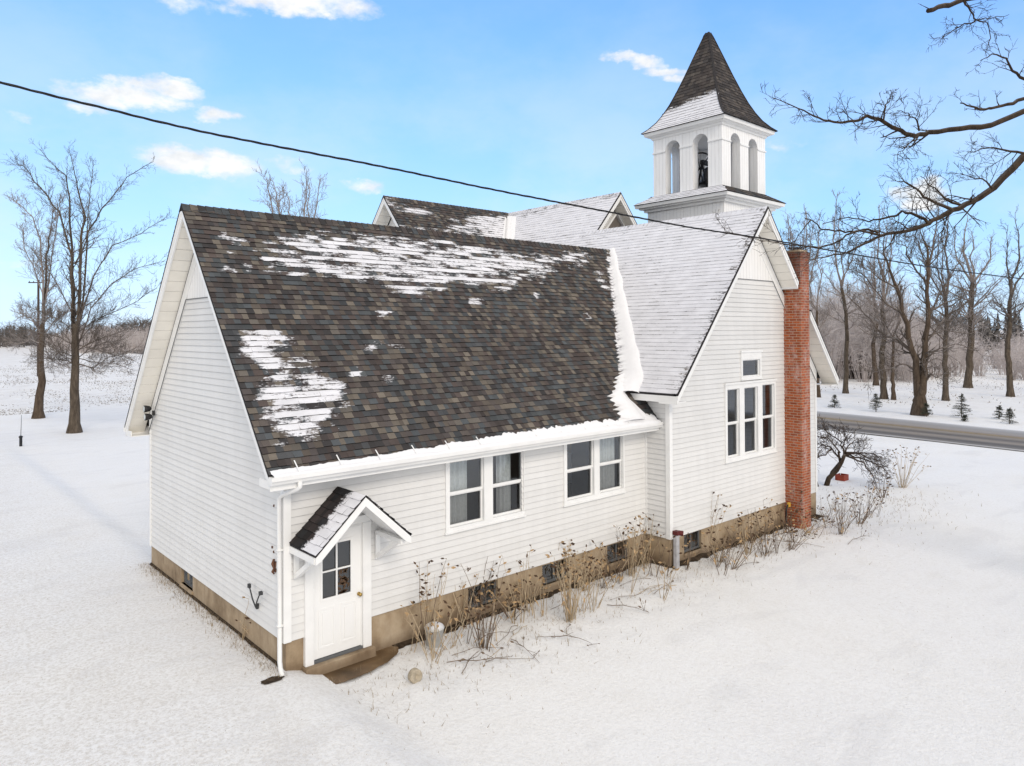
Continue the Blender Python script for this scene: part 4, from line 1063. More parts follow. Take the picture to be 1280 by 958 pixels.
PL=[(542,829,.80,6,.34,'tan','tan stalk clump fanning out just in front of the white bucket'),
(604,810,1.05,14,.24,'dark','dark podded clump rising from the snow below the first window pair'),
(497,792,.75,5,.20,'dark','sparse podded stalks nearest the doorstep against the foundation'),
(525,790,1.15,7,.14,'dark','tall dark podded stalks left of the white bucket'),
(572,778,.95,26,.12,'grass','dense upright tan grass clump against the foundation by the bucket'),
(592,772,1.25,16,.22,'dark','tallest podded clump hiding the basement window nearest the door'),
(640,772,.55,8,.22,'dark','low dark stalks below the right half of the first window pair'),
(660,765,.65,6,.25,'tan','low tan stalks left of the middle basement window'),
(713,776,1.30,22,.22,'tan','big tan and dark clump in front of the middle basement window'),
(697,735,.95,10,.18,'tan','tan stalks against the wall left of the middle basement window'),
(733,738,.9,10,.20,'tan','tan stalks right of the middle basement window'),
(752,735,.6,6,.18,'dark','short dark stalks left of the far basement window'),
(770,728,.85,7,.20,'dark','dark podded stalks before the far basement window'),
(787,720,1.05,8,.14,'tan','upright tan stalks right of the far basement window'),
(806,706,1.1,8,.20,'tan','tan stalks in the inner corner by the wing'),
(829,748,.75,4,.16,'tan','thin lone stalks on the snow before the wing corner'),
(858,712,.8,4,.18,'dark','thin stalks just right of the red capped pipe'),
(886,690,1.35,12,.24,'tan','tall tan stalks against the wing wall right of its basement window'),
(899,703,.6,6,.22,'dark','low dark stalks below the tall stalks of the wing wall'),
(914,712,.7,6,.25,'dark','dark slanting stalks on the snow before the wing wall'),
(934,692,1.1,7,.26,'tan','tan podded stalks midway along the wing wall'),
(957,694,.6,6,.25,'dark','low dark stalks left of the black garden stake'),
(988,688,.6,7,.28,'dark','slanting dark stalks in front of the chimney'),
(1010,668,.7,6,.30,'tan','tan leafy stalks at the foot of the brick chimney'),
(1052,668,.95,7,.30,'dark','dark podded stalks leaning right beyond the chimney'),
(1074,655,.9,7,.34,'dark','reddish podded stalks farthest out on the snow by the chimney'),
(1104,622,.8,7,.30,'dark','dark stalks between the chimney weeds and the tan bush'),
(1128,610,1.3,16,.5,'tan','bushy tan weed clump right of the leaning shrub'),
(302,800,.95,3,.22,'tan','thin stalks by the gable wall left of the downspout'),
(326,802,.6,4,.18,'tan','short thin stalks close to the downspout on the gable side')]
for i,(px,py,h,n,s,k,lb) in enumerate(PL):
    ln=(.25,-.05) if 'leaning' in lb or 'slanting' in lb or 'reddish' in lb else (0,0)
    plant(px,py,h,n,s,k,lb,100+i,ln)
def weed(x,y,h,n,spread,kind,label,seed):
    v=Vector((x,y,gz(x,y)))-CAM; d=v.dot(CF); plant(640+FPX*v.dot(CR)/d,PPY-FPX*v.dot(CU)/d,h,n,spread,kind,label,seed)
rw=random.Random(404)
for k in range(30):
    x=rw.uniform(2.0,8.5); weed(x,-rw.uniform(.2,1.25)*(1.0 if x<7 else .8),rw.uniform(.7,1.45),rw.randint(1,3),rw.uniform(.12,.34),rw.choice(('tan','tan','dark')),'thin dry weed, one of many in the tangle along the long siding wall',900+k)
for k in range(20):
    x=rw.uniform(9.2,14.0); weed(x,-P-rw.uniform(.15,1.1),rw.uniform(.55,1.25),rw.randint(1,3),rw.uniform(.12,.34),rw.choice(('tan','dark','dark')),'thin dry weed, one of many in front of the tall wing wall',950+k)
for k in range(12):
    weed(rw.uniform(14.8,18.5),rw.uniform(-2.2,-.9),rw.uniform(.4,.95),rw.randint(1,3),rw.uniform(.2,.4),'dark','thin dry weed, one of many on the snow past the chimney',980+k)
for k in range(26):
    x=rw.choice((rw.uniform(2.3,8.3),rw.uniform(9.2,15.5))); y=(-.5 if x<8.8 else -P-.3)-rw.random()*1.1; a=rw.uniform(-.7,.7)+rw.choice((0,pi)); l=rw.uniform(.35,.9); m=MB(); pth=[]
    for j in range(5):
        px_,py_=x+cos(a)*l*j/4,y+sin(a)*l*.6*j/4; pth.append(Vector((px_+rw.gauss(0,.015),py_+rw.gauss(0,.015),gz(px_,py_)+.015+.05*sin(pi*j/4)*rw.random())))
    m.tube(pth,[.006,.006,.005,.005,.003],3)
    e=pth[-1]; d_=(pth[-1]-pth[-2]).normalized()*.10; u_=Vector((-d_.y,d_.x,.02))*.22; m.face([e,e+d_*.5+u_,e+d_,e+d_*.5-u_])
    o=m.build('fallen_stalk',M['darkstalk'] if rw.random()<.6 else M['stalk']); tag(o,'broken dry stalk lying in the weedy strip of snow by the walls','stalk','fallen stalks on the snow')
FS=[((560,830),(668,826),'fallen stalk lying below the podded clump, longest one'),((640,800),(672,830),'short fallen stalk right of the podded clump'),((600,800),(640,792),'fallen stalk close to the middle of the bed'),((690,797),(742,808),'fallen twig pointing right in front of the big tan clump'),((760,757),(812,768),'dark fallen twig alone on the snow before the inner corner'),
((930,675),(1030,685),'fallen stalk lying below the chimney'),((1060,682),(1083,670),'broken stalk on the snow right of the chimney'),((965,672),(1020,662),'fallen stalk running to the chimney foot'),((575,842),(604,815),'fallen dark stalk at the front edge of the bed')]
for i,(a,b,lb) in enumerate(FS):
    p=gpt(*a); q=gpt(*b); rng=random.Random(60+i); m=MB(); path=[]
    for k in range(7):
        t=k/6; c=p.lerp(q,t); path.append(Vector((c.x+rng.gauss(0,.02),c.y+rng.gauss(0,.02),gz(c.x,c.y)+.02+.05*sin(pi*t))))
    m.tube(path,[.007,.007,.007,.006,.005,.004,.003],4)
    for k in range(4):
        c=path[rng.randint(2,6)]; d=Vector((rng.gauss(0,1),rng.gauss(0,1),.3)).normalized()*.16; m.tube([c,c+d],[.005,.003],3); up=Vector((d.y,-d.x,.1)).normalized()*.02; e=c+d; m.face([e,e+d*.3+up,e+d*.6,e+d*.3-up])
    o=m.build('fallen_stalk',M['darkstalk']); tag(o,lb,'stalk','fallen stalks on the snow')
# litter and stubble (uncountable)
mb=MB(); rng=random.Random(77)
def blade(x,y,l,r):
    z=gz(x,y); a=rng.uniform(0,2*pi); t=rng.uniform(.1,1.2); d=Vector((cos(a)*sin(t),sin(a)*sin(t),cos(t)))*l; w=Vector((-sin(a),cos(a),0))*r
    p=Vector((x,y,z)); mb.face([p-w,p+w,p+d])
for k in range(2600):
    blade(rng.uniform(.5,16),rng.choice((-.1,-P-.1))-abs(rng.gauss(0,.75)),rng.uniform(.03,.13),.005)
for k in range(1500): blade(-abs(rng.gauss(0,.15))-.03,rng.uniform(-.2,7),rng.uniform(.03,.10),.004)
for k in range(3500): blade(-rng.uniform(.1,7),rng.uniform(-8,26),rng.uniform(.006,.02),.004)
for k in range(700): blade(rng.uniform(-4,16),-abs(rng.gauss(0,4))-1,rng.uniform(.01,.03),.004)
for k in range(900): blade(rng.gauss(17.5,2.0),rng.gauss(-1.2,1.0),rng.uniform(.04,.16),.007)
o=mb.build('dead_grass',M['grass']); tag(o,'dead grass and litter poking through the thin snow',None,None,'stuff')
mb=MB()
for k in range(52000):
    x=rng.uniform(-45,30); y=48+90*rng.random()**1.6; l=rng.uniform(.02,.07)*(1 if y<75 else 1.7);
    if mn.noise(Vector((x*.18,y*.10,4)))+.5*mn.noise(Vector((x*.6,y*.4,2)))<rng.uniform(-.25,.45): continue
    z=gz(x,y); a=rng.uniform(0,2*pi); w=Vector((.745,-.666,0))*rng.uniform(.012,.055); p=Vector((x,y,z)); mb.face([p-w,p+w,p+Vector((cos(a)*.08,sin(a)*.08,l))])
for k in range(9000):
    x=rng.uniform(50,110); y=rng.uniform(-25,45); l=rng.uniform(.03,.16)
    if mn.noise(Vector((x*.12,y*.16,8)))<rng.uniform(-.3,.5): continue
    z=gz(x,y); a=rng.uniform(0,2*pi); w=Vector((.745,-.666,0))*rng.uniform(.012,.055); p=Vector((x,y,z)); mb.face([p-w,p+w,p+Vector((cos(a)*.08,sin(a)*.08,l))])
o=mb.build('field_stubble',M['stubble']); tag(o,'dry stubble standing in the snowy fields',None,None,'stuff')

# ------------------------------------------------------------------ trees
class Tree:
    def __init__(s,seed,minr=.006): s.t=MB(); s.c=MB(); s.g=random.Random(seed); s.minr=minr; s.count=0
    def tube(s,mb,path,radii):
        r=radii[0]; n=9 if r>.1 else 6 if r>.035 else 4 if r>.015 else 3
        mb.tube(path,radii,n,r>.03)
    def limb(s,path,r0,r1,mb=None,sub=0,lvl=2,length=1.5,wob=.0,up=.35,ang=.75,t0=.15):
        """a limb along a given path with side branches"""
        mb=mb or s.c; n=len(path); P_=[]
        for i in range(n-1):
            for k in range(3):
                t=k/3; P_.append(path[i].lerp(path[i+1],t))
        P_.append(path[-1]); P_=[P_[0]]+[p+Vector((s.g.gauss(0,wob),s.g.gauss(0,wob),s.g.gauss(0,wob))) for p in P_[1:]]
        N=len(P_); rad=[r0+(r1-r0)*(i/(N-1))**.85 for i in range(N)]
        s.tube(mb,P_,rad)
        for k in range(sub):
            t=t0+(1-t0)*(k+s.g.random())/sub; i=min(N-2,int(t*(N-1))); p=P_[i].lerp(P_[i+1],t*(N-1)-i); d=(P_[i+1]-P_[i]).normalized()
            s.branch(p,s.side(d,ang,up),length*s.g.uniform(.5,1.2)*(1.15-.6*t),max(s.minr*1.3,rad[i]*s.g.uniform(.3,.5)),lvl,up)
        return P_,rad
    def side(s,d,ang,up):
        a=s.g.uniform(0,2*pi); o=d.orthogonal().normalized(); q=d.cross(o); v=o*cos(a)+q*sin(a); th=ang*s.g.uniform(.7,1.3)
        r=d*cos(th)+v*sin(th); r.z+=up*s.g.uniform(0,.8); return r.normalized()
    def branch(s,p,d,l,r,lvl,up=.3):
        s.count+=1
        n=4 if l>.6 else 3; path=[p]; q=p; dd=d
        for k in range(n):
            dd=(dd+Vector((s.g.gauss(0,.20),s.g.gauss(0,.20),s.g.gauss(0,.16)+up*.22))).normalized(); q=q+dd*(l/n); path.append(q)
        rr=[max(s.minr*.6,r*(1-.75*i/n)) for i in range(n+1)]
        s.tube(s.c,path,rr)
        if lvl>0:
            m=s.g.randint(3,5) if l>.8 else s.g.randint(2,4)
            for k in range(m):
                t=.2+.8*(k+s.g.random())/m; i=min(n-1,int(t*n)); b=path[i].lerp(path[i+1],t*n-i)
                s.branch(b,s.side((path[i+1]-path[i]).normalized(),.7,up),l*s.g.uniform(.35,.65),max(s.minr,r*.5),lvl-1,up)
    def done(s,root,mt,mc):
        s.t.build('trunk',mt,root,True); s.c.build('crown',mc,root,True)
def px_path(pts,depth,rng,jit=1.2): 
    o=0; out=[]
    for i,(x,y) in enumerate(pts):
        if i: o+=rng.gauss(0,jit)*.6
        out.append(at(x,y,depth+o))
    return out
def trunk_base(t,g,top,r0,r1,flare=1.45):
    path=[g-Vector((0,0,.2)),g+Vector((0,0,.12)),g+Vector((0,0,.5))]; n=6
    for k in range(1,n+1): path.append((g+Vector((0,0,.5))).lerp(top,k/n)+Vector((t.g.gauss(0,.04),t.g.gauss(0,.04),0)) if k<n else top)
    rad=[r0*flare*1.15,r0*flare,r0*1.08]+[r0+(r1-r0)*k/n for k in range(1,n+1)]
    t.t.tube(path,rad,12)
# --- left lawn, nearer tree
g=gpt(93,541); dep=(g-CAM).dot(CF)
root=empty('bare_tree',g,'bare maple with several upright leaders, nearer of the two lawn trees','tree','bare trees')
t=Tree(21,.007); trunk_base(t,g,at(94.5,405,dep),.27,.13)
for pts,r0,sub in (([(92.5,455),(91.5,420),(91,360),(90,310),(87,260),(82,220),(50,187)],.17,26),([(94.5,455),(97,420),(100,360),(101,297),(107,272),(100,247),(94,217),(86,187)],.16,24),
    ([(94,450),(97,415),(105,372),(110,290),(125,267),(140,247),(160,222),(192,201)],.10,22),([(98,410),(105,380),(125,330),(142,307),(175,292),(207,272)],.07,20),([(98,430),(115,385),(140,355),(162,340),(200,327)],.06,20),
    ([(90,400),(89,322),(75,267),(50,235),(32,210),(20,205)],.10,24),([(96,455),(117,460),(135,447),(175,437)],.05,18),([(95,440),(120,425),(150,415),(192,404)],.05,18),([(90,445),(75,440),(60,455)],.04,10),
    ([(98,415),(120,400),(160,382),(196,360)],.05,18),([(92,395),(75,360),(55,330),(38,310)],.05,14),([(94,330),(108,300),(112,250),(116,205)],.07,18),([(95,430),(130,440),(170,452)],.035,14),([(90,430),(70,420),(40,415),(10,412)],.045,16),([(90,410),(65,395),(30,380)],.04,14),([(95,450),(110,438),(132,428),(150,430)],.04,20),([(92,455),(80,450),(62,447),(45,452)],.04,20),([(94,462),(88,450),(72,440),(60,428)],.035,18),([(96,448),(112,452),(140,455),(165,462)],.035,20),([(95,440),(104,420),(118,402),(140,392)],.04,20),([(93,435),(82,420),(70,405),(62,388)],.04,18)):
    t.limb(px_path(pts,dep,t.g,.9),r0*.72,.012,t.t if r0>.09 else None,int(sub*2.1),2,1.15,.03,.30,.65)
t.done(root,M['bark'],M['twig'])
# --- left lawn, farther tree
g=gpt(48,523); dep=(g-CAM).dot(CF)
root=empty('bare_tree',g,'bare tree with a slimmer dark trunk left of and behind the upright maple','tree','bare trees')
t=Tree(22,.010); trunk_base(t,g,at(53,405,dep),.26,.13)
for pts,r0,sub in (([(52,455),(53,412),(56,370),(58,320),(62,290),(68,262)],.17,22),([(54,400),(54,347),(50,300),(40,272),(25,255),(15,250)],.09,20),([(53,420),(40,400),(25,390)],.05,16),([(54,420),(70,400),(85,390)],.05,14),([(52,440),(70,455),(100,462)],.04,14),([(53,400),(62,340),(70,290),(75,250)],.08,20),([(52,430),(38,425),(18,432)],.04,14),([(55,380),(45,340),(30,310),(28,285)],.06,18)):
    t.limb(px_path(pts,dep,t.g,.9),r0*.75,.014,t.t if r0>.15 else None,int(sub*2.1),2,1.2,.03,.30,.65)
t.done(root,M['barkR'],M['frost'])
# --- trees beyond the road
def road_tree(seed,base,top,r,label,limbs,lvl=2,crown=None,trunkm=None,h0=.32,mid=None,bw=1.0):
    g=gpt(*base); dep=(g-CAM).dot(CF); tp=at(top[0],top[1],dep); r*=.66
    root=empty('bare_tree',g,label,'tree','bare trees')
    t=Tree(seed,.012); H=(tp-g).length; fk=t.g.uniform(.46,.62)
    wob=lambda q: Vector((t.g.gauss(0,q),t.g.gauss(0,q),0))
    trunk=[g]+[g.lerp(tp,fk*k/4)+wob(.15) for k in range(1,5)]
    trunk_base(t,g,trunk[2],r,r*.82,1.35)
    P_,rad=t.limb(trunk[2:],r*.82,r*.62,t.t,0,0,wob=.02)
    top_=P_[-1]
    for k in range(t.g.randint(3,4)):
        a=t.g.uniform(0,2*pi); sp=H*t.g.uniform(.02,.13)*bw; hh=1.0 if k==0 else t.g.uniform(.78,.97); e=g.lerp(tp,hh)+Vector((cos(a),sin(a),0))*sp*(.3 if k==0 else 1)
        path=[top_]+[top_.lerp(e,f)+Vector((cos(a),sin(a),0))*sp*.35*sin(pi*f)+wob(.12) for f in (.25,.5,.75)]+[e]
        t.limb(path,r*(.5 if k==0 else .36),.016,None,16,lvl,H*.075,.03,.35,.6)
    for k in range(limbs):
        f=h0+(fk-h0)*(k+t.g.random())/limbs; i=min(len(P_)-1,max(0,int((f/fk-.5)/.5*(len(P_)-1)))); c=P_[i] if f>fk*.5 else g.lerp(trunk[2],f/(fk*.5))
        a=t.g.uniform(0,2*pi); l=H*t.g.uniform(.10,.26)*bw; d=Vector((cos(a),sin(a),t.g.uniform(.1,1.1))).normalized(); path=[c]; q=c
        for j in range(3): d=(d+Vector((t.g.gauss(0,.2),t.g.gauss(0,.2),.2))).normalized(); q=q+d*l/3; path.append(q)
        t.limb(path,max(.028,r*.26),.012,None,11,lvl-1,l*.42,.03,.25,.7)
    t.done(root,trunkm or M['barkR'],crown or M['twig'])
    return t
g=gpt(1149,519); dep=(g-CAM).dot(CF)
root=empty('bare_tree',g,'large forked bare tree with two trunks at the road edge','tree','bare trees')
t=Tree(31,.011)
t.t.tube([g-Vector((0,0,.2)),g+Vector((0,0,.1)),g+Vector((0,0,.6)),at(1149.5,502,dep),at(1150,480,dep)],[.58,.52,.42,.36,.20],12)
for pts,r0,sub,mt in (([(1148.5,508),(1147,490),(1143,452),(1135,407),(1120,360),(1107,327),(1104,300)],.32,18,t.t),([(1151,508),(1152.5,490),(1155,455),(1159,407),(1160,345),(1159,310),(1146,282)],.32,18,t.t),([(1160,350),(1164,320),(1170,290),(1172,262)],.14,18,t.c),
    ([(1160,390),(1180,380),(1201,369)],.11,12,None),([(1140,440),(1120,424),(1105,417),(1080,392),(1057,367)],.13,22,None),([(1158,445),(1175,436),(1195,430),(1222,440)],.09,16,None),([(1160,420),(1180,415),(1215,417)],.07,12,None),([(1130,395),(1110,380),(1085,350),(1068,335)],.10,18,None),([(1120,360),(1095,345),(1070,330)],.08,14,None),
    ([(1159,360),(1140,330),(1132,310),(1125,300)],.10,16,None),([(1162,395),(1180,360),(1196,335),(1203,310)],.10,16,None),([(1146,462),(1128,455),(1105,462),(1085,470)],.07,14,None),([(1156,465),(1172,472),(1190,462)],.05,10,None)):
    t.limb(px_path(pts,dep,t.g,.8 if mt is not t.t else .25),r0*(.75 if mt is not t.t else .95),.016,mt,int(sub*1.4),2,1.5,.05,.28,.7)
t.done(root,M['barkR'],M['twig'])
road_tree(41,(1057,492),(1054,240),.30,'tall slim bare tree nearest the church gable beyond the road',16,crown=M['frost'],trunkm=M['bark'])
road_tree(42,(1095,482),(1092,300),.34,'bare tree set farthest back among the roadside trees',14,crown=M['frost'])
road_tree(43,(1105,499),(1101,255),.36,'tall dark trunk just left of the forked tree',15,crown=M['frost'],trunkm=M['bark'])
road_tree(44,(1117,500),(1116,345),.22,'thin bare tree close beside the tall dark trunk',10,crown=M['frost'])
road_tree(45,(1182,501),(1184,250),.32,'tall straight tree just right of the forked tree',16,trunkm=M['bark'])
road_tree(46,(1210,485),(1219,268),.48,'thick bare tree set back with pale grey bark',18,trunkm=M['bark'],crown=M['frost'],bw=1.15)
road_tree(47,(1263,496),(1262,266),.36,'tall tree with a broken top at the right edge of the picture',13,trunkm=M['bark'],h0=.4)
road_tree(48,(1023,497),(1026,300),.22,'slim trunk half hidden behind the church eave',12,crown=M['frost'])
road_tree(49,(1330,490),(1334,262),.35,'bare tree just outside the right edge beyond the road',12)
# tree tops seen above the roofs
def back_tree(seed,base_px,depth,top_y,label,r=.3):
    b=at(base_px,414,depth); g=Vector((b.x,b.y,gz(b.x,b.y))); tp=at(base_px,top_y,depth); root=empty('bare_tree',g,label,'tree','bare trees'); t=Tree(seed,.014)
    H=(tp-g).length; trunk_base(t,g,g.lerp(tp,.45),r,r*.8,1.3)
    for k in range(7):
        a=2*pi*k/7+t.g.random(); sp=H*t.g.uniform(.06,.17); p=[g.lerp(tp,.42),g.lerp(tp,.6)+Vector((cos(a),sin(a),0))*sp*.45,g.lerp(tp,.8)+Vector((cos(a),sin(a),0))*sp*.8,g.lerp(tp,t.g.uniform(.9,1.0))+Vector((cos(a),sin(a),0))*sp*t.g.uniform(.8,1.2)]
        t.limb(p,r*.45,.02,None,20,2,H*.10,.05,.35,.55)
    t.done(root,M['bark'],M['frost'])
back_tree(51,368,58,212,'bare tree top showing above the annex ridge')
back_tree(52,1000,75,268,'faint bare tree top behind the church bell tower',.25)
# --- thicket behind the roadside trees: one grey twiggy mass
mb=MB(); rng=random.Random(91)
def scrub(mb,c,h,w,n,rng,r=.02):
    for k in range(n):
        a=rng.uniform(0,2*pi); rr=w*sqrt(rng.random()); b=c+Vector((cos(a)*rr*.5,sin(a)*rr*.5,0)); hh=h*rng.uniform(.45,1.0); tip=c+Vector((cos(a)*rr*1.1,sin(a)*rr*1.1,hh)); 
        m1=b.lerp(tip,.5)+Vector((rng.gauss(0,.15),rng.gauss(0,.15),.1)); mb.tube([b,m1,tip],[r*1.2,r,r*.5],3,False)
        for j in range(5):
            t=rng.uniform(.35,1); p=b.lerp(tip,t); d=Vector((rng.gauss(0,1),rng.gauss(0,1),rng.uniform(.1,1.0))).normalized()*h*rng.uniform(.08,.22); q=p+d
            mb.tube([p,p+d*.5+Vector((0,0,.05)),q],[r*.6,r*.5,r*.35],3,False)
            for i in range(2):
                e=p+d*rng.uniform(.3,1); f=Vector((rng.gauss(0,1),rng.gauss(0,1),rng.uniform(0,1))).normalized()*h*rng.uniform(.04,.1); mb.tube([e,e+f],[r*.4,r*.3],3,False)
for k in range(190):
    px=rng.uniform(985,1300) if k<120 else rng.uniform(990,1140); d=rng.uniform(74,128); b=at(px,414,d); z=gz(b.x,b.y)
    h=rng.uniform(3.0,9.5)*(1.35 if px<1110 else .95 if px<1215 else .55)*d/100; scrub(mb,Vector((b.x,b.y,z)),h,h*.42,30,rng,.024)
o=mb.build('thicket',M['haze_twig']); tag(o,'grey frosted thicket of bare brush beyond the road',None,None,'stuff')
mb=MB()
for px,d,h in ((1070,80,2.6),(1078,82,3.0),(1086,80,2.0)):
    b=at(px,414,d); scrub(mb,Vector((b.x,b.y,gz(b.x,b.y))),h,h*.7,110,rng,.03)
o=mb.build('brush_pile',M['brush']); tag(o,'dark heaped brush behind the roadside trees','brush pile')
# --- far woods
mb=MB()
def far_tree(mb,b,h,rng,con):
    w=h*(.16 if con else .3)
    if con:
        for k in range(14):
            t=k/14; ww=w*(1-t)*1.1+.1; z=b.z+h*(.08+.92*t)
            for j in range(4):
                a=rng.uniform(0,2*pi); p=Vector((b.x,b.y,z)); e=p+Vector((cos(a)*ww,sin(a)*ww,-h*.05)); s=Vector((-sin(a),cos(a),0))*ww*.45
                mb.face([p+Vector((0,0,h*.07)),e+s,e-s])
        mb.tube([b,b+Vector((0,0,h))],[.2,.05],3,False)
    else:
        mb.tube([b,b+Vector((0,0,h*.8))],[.22,.08],3,False)
        for k in range(34):
            p=b+Vector((0,0,h*rng.uniform(.2,.8))); a=rng.uniform(0,2*pi); q=p+Vector((cos(a)*w*rng.uniform(.3,1),sin(a)*w*rng.uniform(.3,1),h*rng.uniform(.05,.28)))
            mb.tube([p,p.lerp(q,.5)+Vector((0,0,.2)),q],[.10,.08,.04],3,False)
for k in range(520):
    px=rng.uniform(-220,330); d=rng.uniform(285,360); b=at(px,414,d); hh=(8.5+3*mn.noise(Vector((px*.02,0,0))))*rng.uniform(.75,1.15)*(1.0 if px<80 else 1.25)
    far_tree(mb,Vector((b.x,b.y,gz(b.x,b.y)-.5)),hh,rng,rng.random()<(.35 if px<45 else .05))
for k in range(320):
    px=rng.uniform(960,1500); d=rng.uniform(170,270); b=at(px,414,d); hh=rng.uniform(7,12)*(1.25 if px<1120 else 1.0)
    far_tree(mb,Vector((b.x,b.y,gz(b.x,b.y)-.5)),hh,rng,rng.random()<(.5 if px>1225 else .03))
for k in range(360):
    px=rng.uniform(300,1000); d=rng.uniform(270,350); b=at(px,414,d); far_tree(mb,Vector((b.x,b.y,gz(b.x,b.y)-.5)),rng.uniform(7,12),rng,rng.random()<.1)
o=mb.build('far_woods',M['wood']); tag(o,'dark line of woods along the horizon',None,None,'stuff')
mb=MB()
for k in range(60):
    px=rng.uniform(80,240); d=rng.uniform(190,270); b=at(px,414,d); scrub(mb,Vector((b.x,b.y,gz(b.x,b.y))),rng.uniform(4.5,8.5),7.5,30,rng,.05)
o=mb.build('hedgerow',M['haze_twig']); tag(o,'brown twiggy hedgerow across the field behind the lawn trees',None,None,'stuff')
# --- fir saplings along the road
def fir(px,py,h,label,seed):
    g=gpt(px,py); rng=random.Random(seed); h*=.84; root=empty('fir_sapling',g,label,'fir sapling','fir saplings along the road'); m=MB(); n=MB()
    m.tube([g-Vector((0,0,.05)),g+Vector((0,0,h))],[.03,.008],5); m.build('trunk',M['barkR'],root)
    for k in range(int(46*h)+30):
        t=rng.random()**.8; z=h*(.06+.9*t); w=h*.46*(1-t)**.9+.05; a=rng.uniform(0,2*pi); p=g+Vector((0,0,z)); e=p+Vector((cos(a)*w,sin(a)*w,-.10*w+.12*w*rng.random())); 
        for j in range(9):
            c=p.lerp(e,(j+.6)/9); l=.06+.05*rng.random(); d=Vector((cos(a)+rng.gauss(0,.8),sin(a)+rng.gauss(0,.8),rng.gauss(.1,.5))).normalized()*l*(1.7-j*.08); s=d.cross(Vector((rng.gauss(0,1),rng.gauss(0,1),1))).normalized()*.014; n.face([c-s,c+s,c+d])
        n.tube([p,e],[.010,.006],3,False)
    n.build('foliage',M['needle'],root)
fir(1043,510,1.1,'small fir sapling nearest the church beyond the road',1); fir(1095,515,1.45,'fir sapling second from the church, left of the forked tree',2); fir(1158,521,1.0,'small fir sapling at the foot of the forked tree',3)
fir(1202,522,1.75,'largest fir sapling, right of the forked tree',4); fir(1206,527,.45,'tiny fir sapling just in front of the largest one',5); fir(1249,524,1.0,'fir sapling second from the right edge',6); fir(1262,530,1.05,'fir sapling closest to the right edge and road',7)
g=gpt(1277,447)
fir(1279,449,4.2,'dark green fir far off at the right edge of the field',8)
# --- leaning shrub by the chimney
g=gpt(1032,607); dep=(g-CAM).dot(CF)
root=empty('leaning_shrub',g,'gnarled leaning shrub with a dense twiggy crown beyond the chimney','shrub'); t=Tree(61,.0065)
t.limb([g-Vector((0,0,.1))]+px_path([(1036,598),(1046,588),(1052,578),(1056,568)],dep,t.g,.1),.10,.06,t.t,0)
t.limb([g-Vector((0,0,.1))]+px_path([(1040,590),(1050,578),(1048,565)],dep,t.g,.1),.06,.04,t.t,0)
t.limb([g+Vector((-.35,.1,-.05))]+px_path([(1020,600),(1016,592)],dep,t.g,.1),.05,.03,t.t,3,1,.4)
for pts,sub in (([(1056,568),(1070,566),(1088,574),(1100,590)],20),([(1056,570),(1075,572),(1095,580),(1108,588)],20),([(1052,575),(1040,562),(1028,556),(1015,562)],20),([(1055,568),(1050,552),(1035,540),(1022,533)],22),([(1056,568),(1062,555),(1072,548)],16),([(1050,566),(1035,548),(1020,545)],16),([(1058,570),(1080,578),(1092,596),(1096,606)],14),([(1056,566),(1085,565),(1102,572)],16),([(1052,560),(1058,548),(1050,538)],12),([(1040,562),(1026,570),(1014,575)],14)):
    t.limb(px_path(pts,dep,t.g,.45),.035,.008,None,sub,2,.62,.02,.15,.75)
t.done(root,M['limb'],M['brush'])

# --- big tree outside the right edge whose limbs reach into the picture
D0=13.0
tb=at(1560,414,D0); g=Vector((tb.x,tb.y,gz(tb.x,tb.y)))
root=empty('bare_tree',g,'old tree beyond the right edge whose dark limbs overhang the chimney','tree','bare trees')
t=Tree(71,.0036); H2=at(1560,60,D0)
trunk_base(t,g,at(1556,200,D0),.42,.33); t.t.tube([at(1556,200,D0),at(1560,60,D0+.2),at(1570,-60,D0)],[.33,.26,.18],10)
def limb2(pts,ds,r0,r1,sub,length,lvl=2,ang=.9,up=.05,t0=.05):
    path=[at(x,y,ds[0]+(ds[1]-ds[0])*i/(len(pts)-1)) for i,(x,y) in enumerate(pts)]
    t.limb(path,r0,r1,None,sub,lvl,length,.010,up,ang,t0)
limb2([(1556,60),(1400,95),(1320,130),(1280,140),(1240,157),(1200,161),(1160,166),(1145,170),(1125,164),(1100,150),(1083,145),(1070,152),(1050,154),(1030,150),(1012,142),(990,132),(966,122)],(D0,11.2),.070,.005,34,.55,2,.9,.05,.35)
limb2([(1556,90),(1420,120),(1340,155),(1280,197),(1240,236),(1215,252),(1190,264),(1165,276),(1150,284),(1125,291),(1100,294),(1080,306),(1060,315),(1035,321),(1013,324)],(D0,11.6),.082,.007,38,.62,2,.9,.05,.32)
limb2([(1100,294),(1080,289),(1065,290),(1045,303),(1025,309),(1005,308),(985,306),(965,303),(945,299),(925,296),(905,291)],(11.9,11.3),.020,.003,22,.5,2,.8,.0)
limb2([(1098,292),(1085,288),(1068,290),(1050,289),(1027,287),(1018,277),(1006,273)],(11.9,12.2),.022,.008,8,.4,2,.8)
limb2([(1160,279),(1145,268),(1128,266),(1105,274),(1085,276),(1062,272),(1030,280)],(12.2,12.6),.030,.006,22,.5,2,.9,.1)
limb2([(1013,276),(1002,290),(990,304)],(12.1,11.6),.016,.006,3,.2,1)
limb2([(1190,262),(1160,250),(1145,235),(1130,227),(1124,228)],(12.2,12.7),.03,.006,16,.5,2,.9,.1)
limb2([(1200,256),(1180,248),(1172,238),(1160,232),(1152,220)],(12.3,12.8),.022,.005,12,.45,2)
limb2([(1556,40),(1400,80),(1320,112),(1280,124),(1258,131),(1240,134),(1225,137),(1213,133),(1200,129)],(D0,12),.052,.010,6,.4,2,.9,.0,.5)
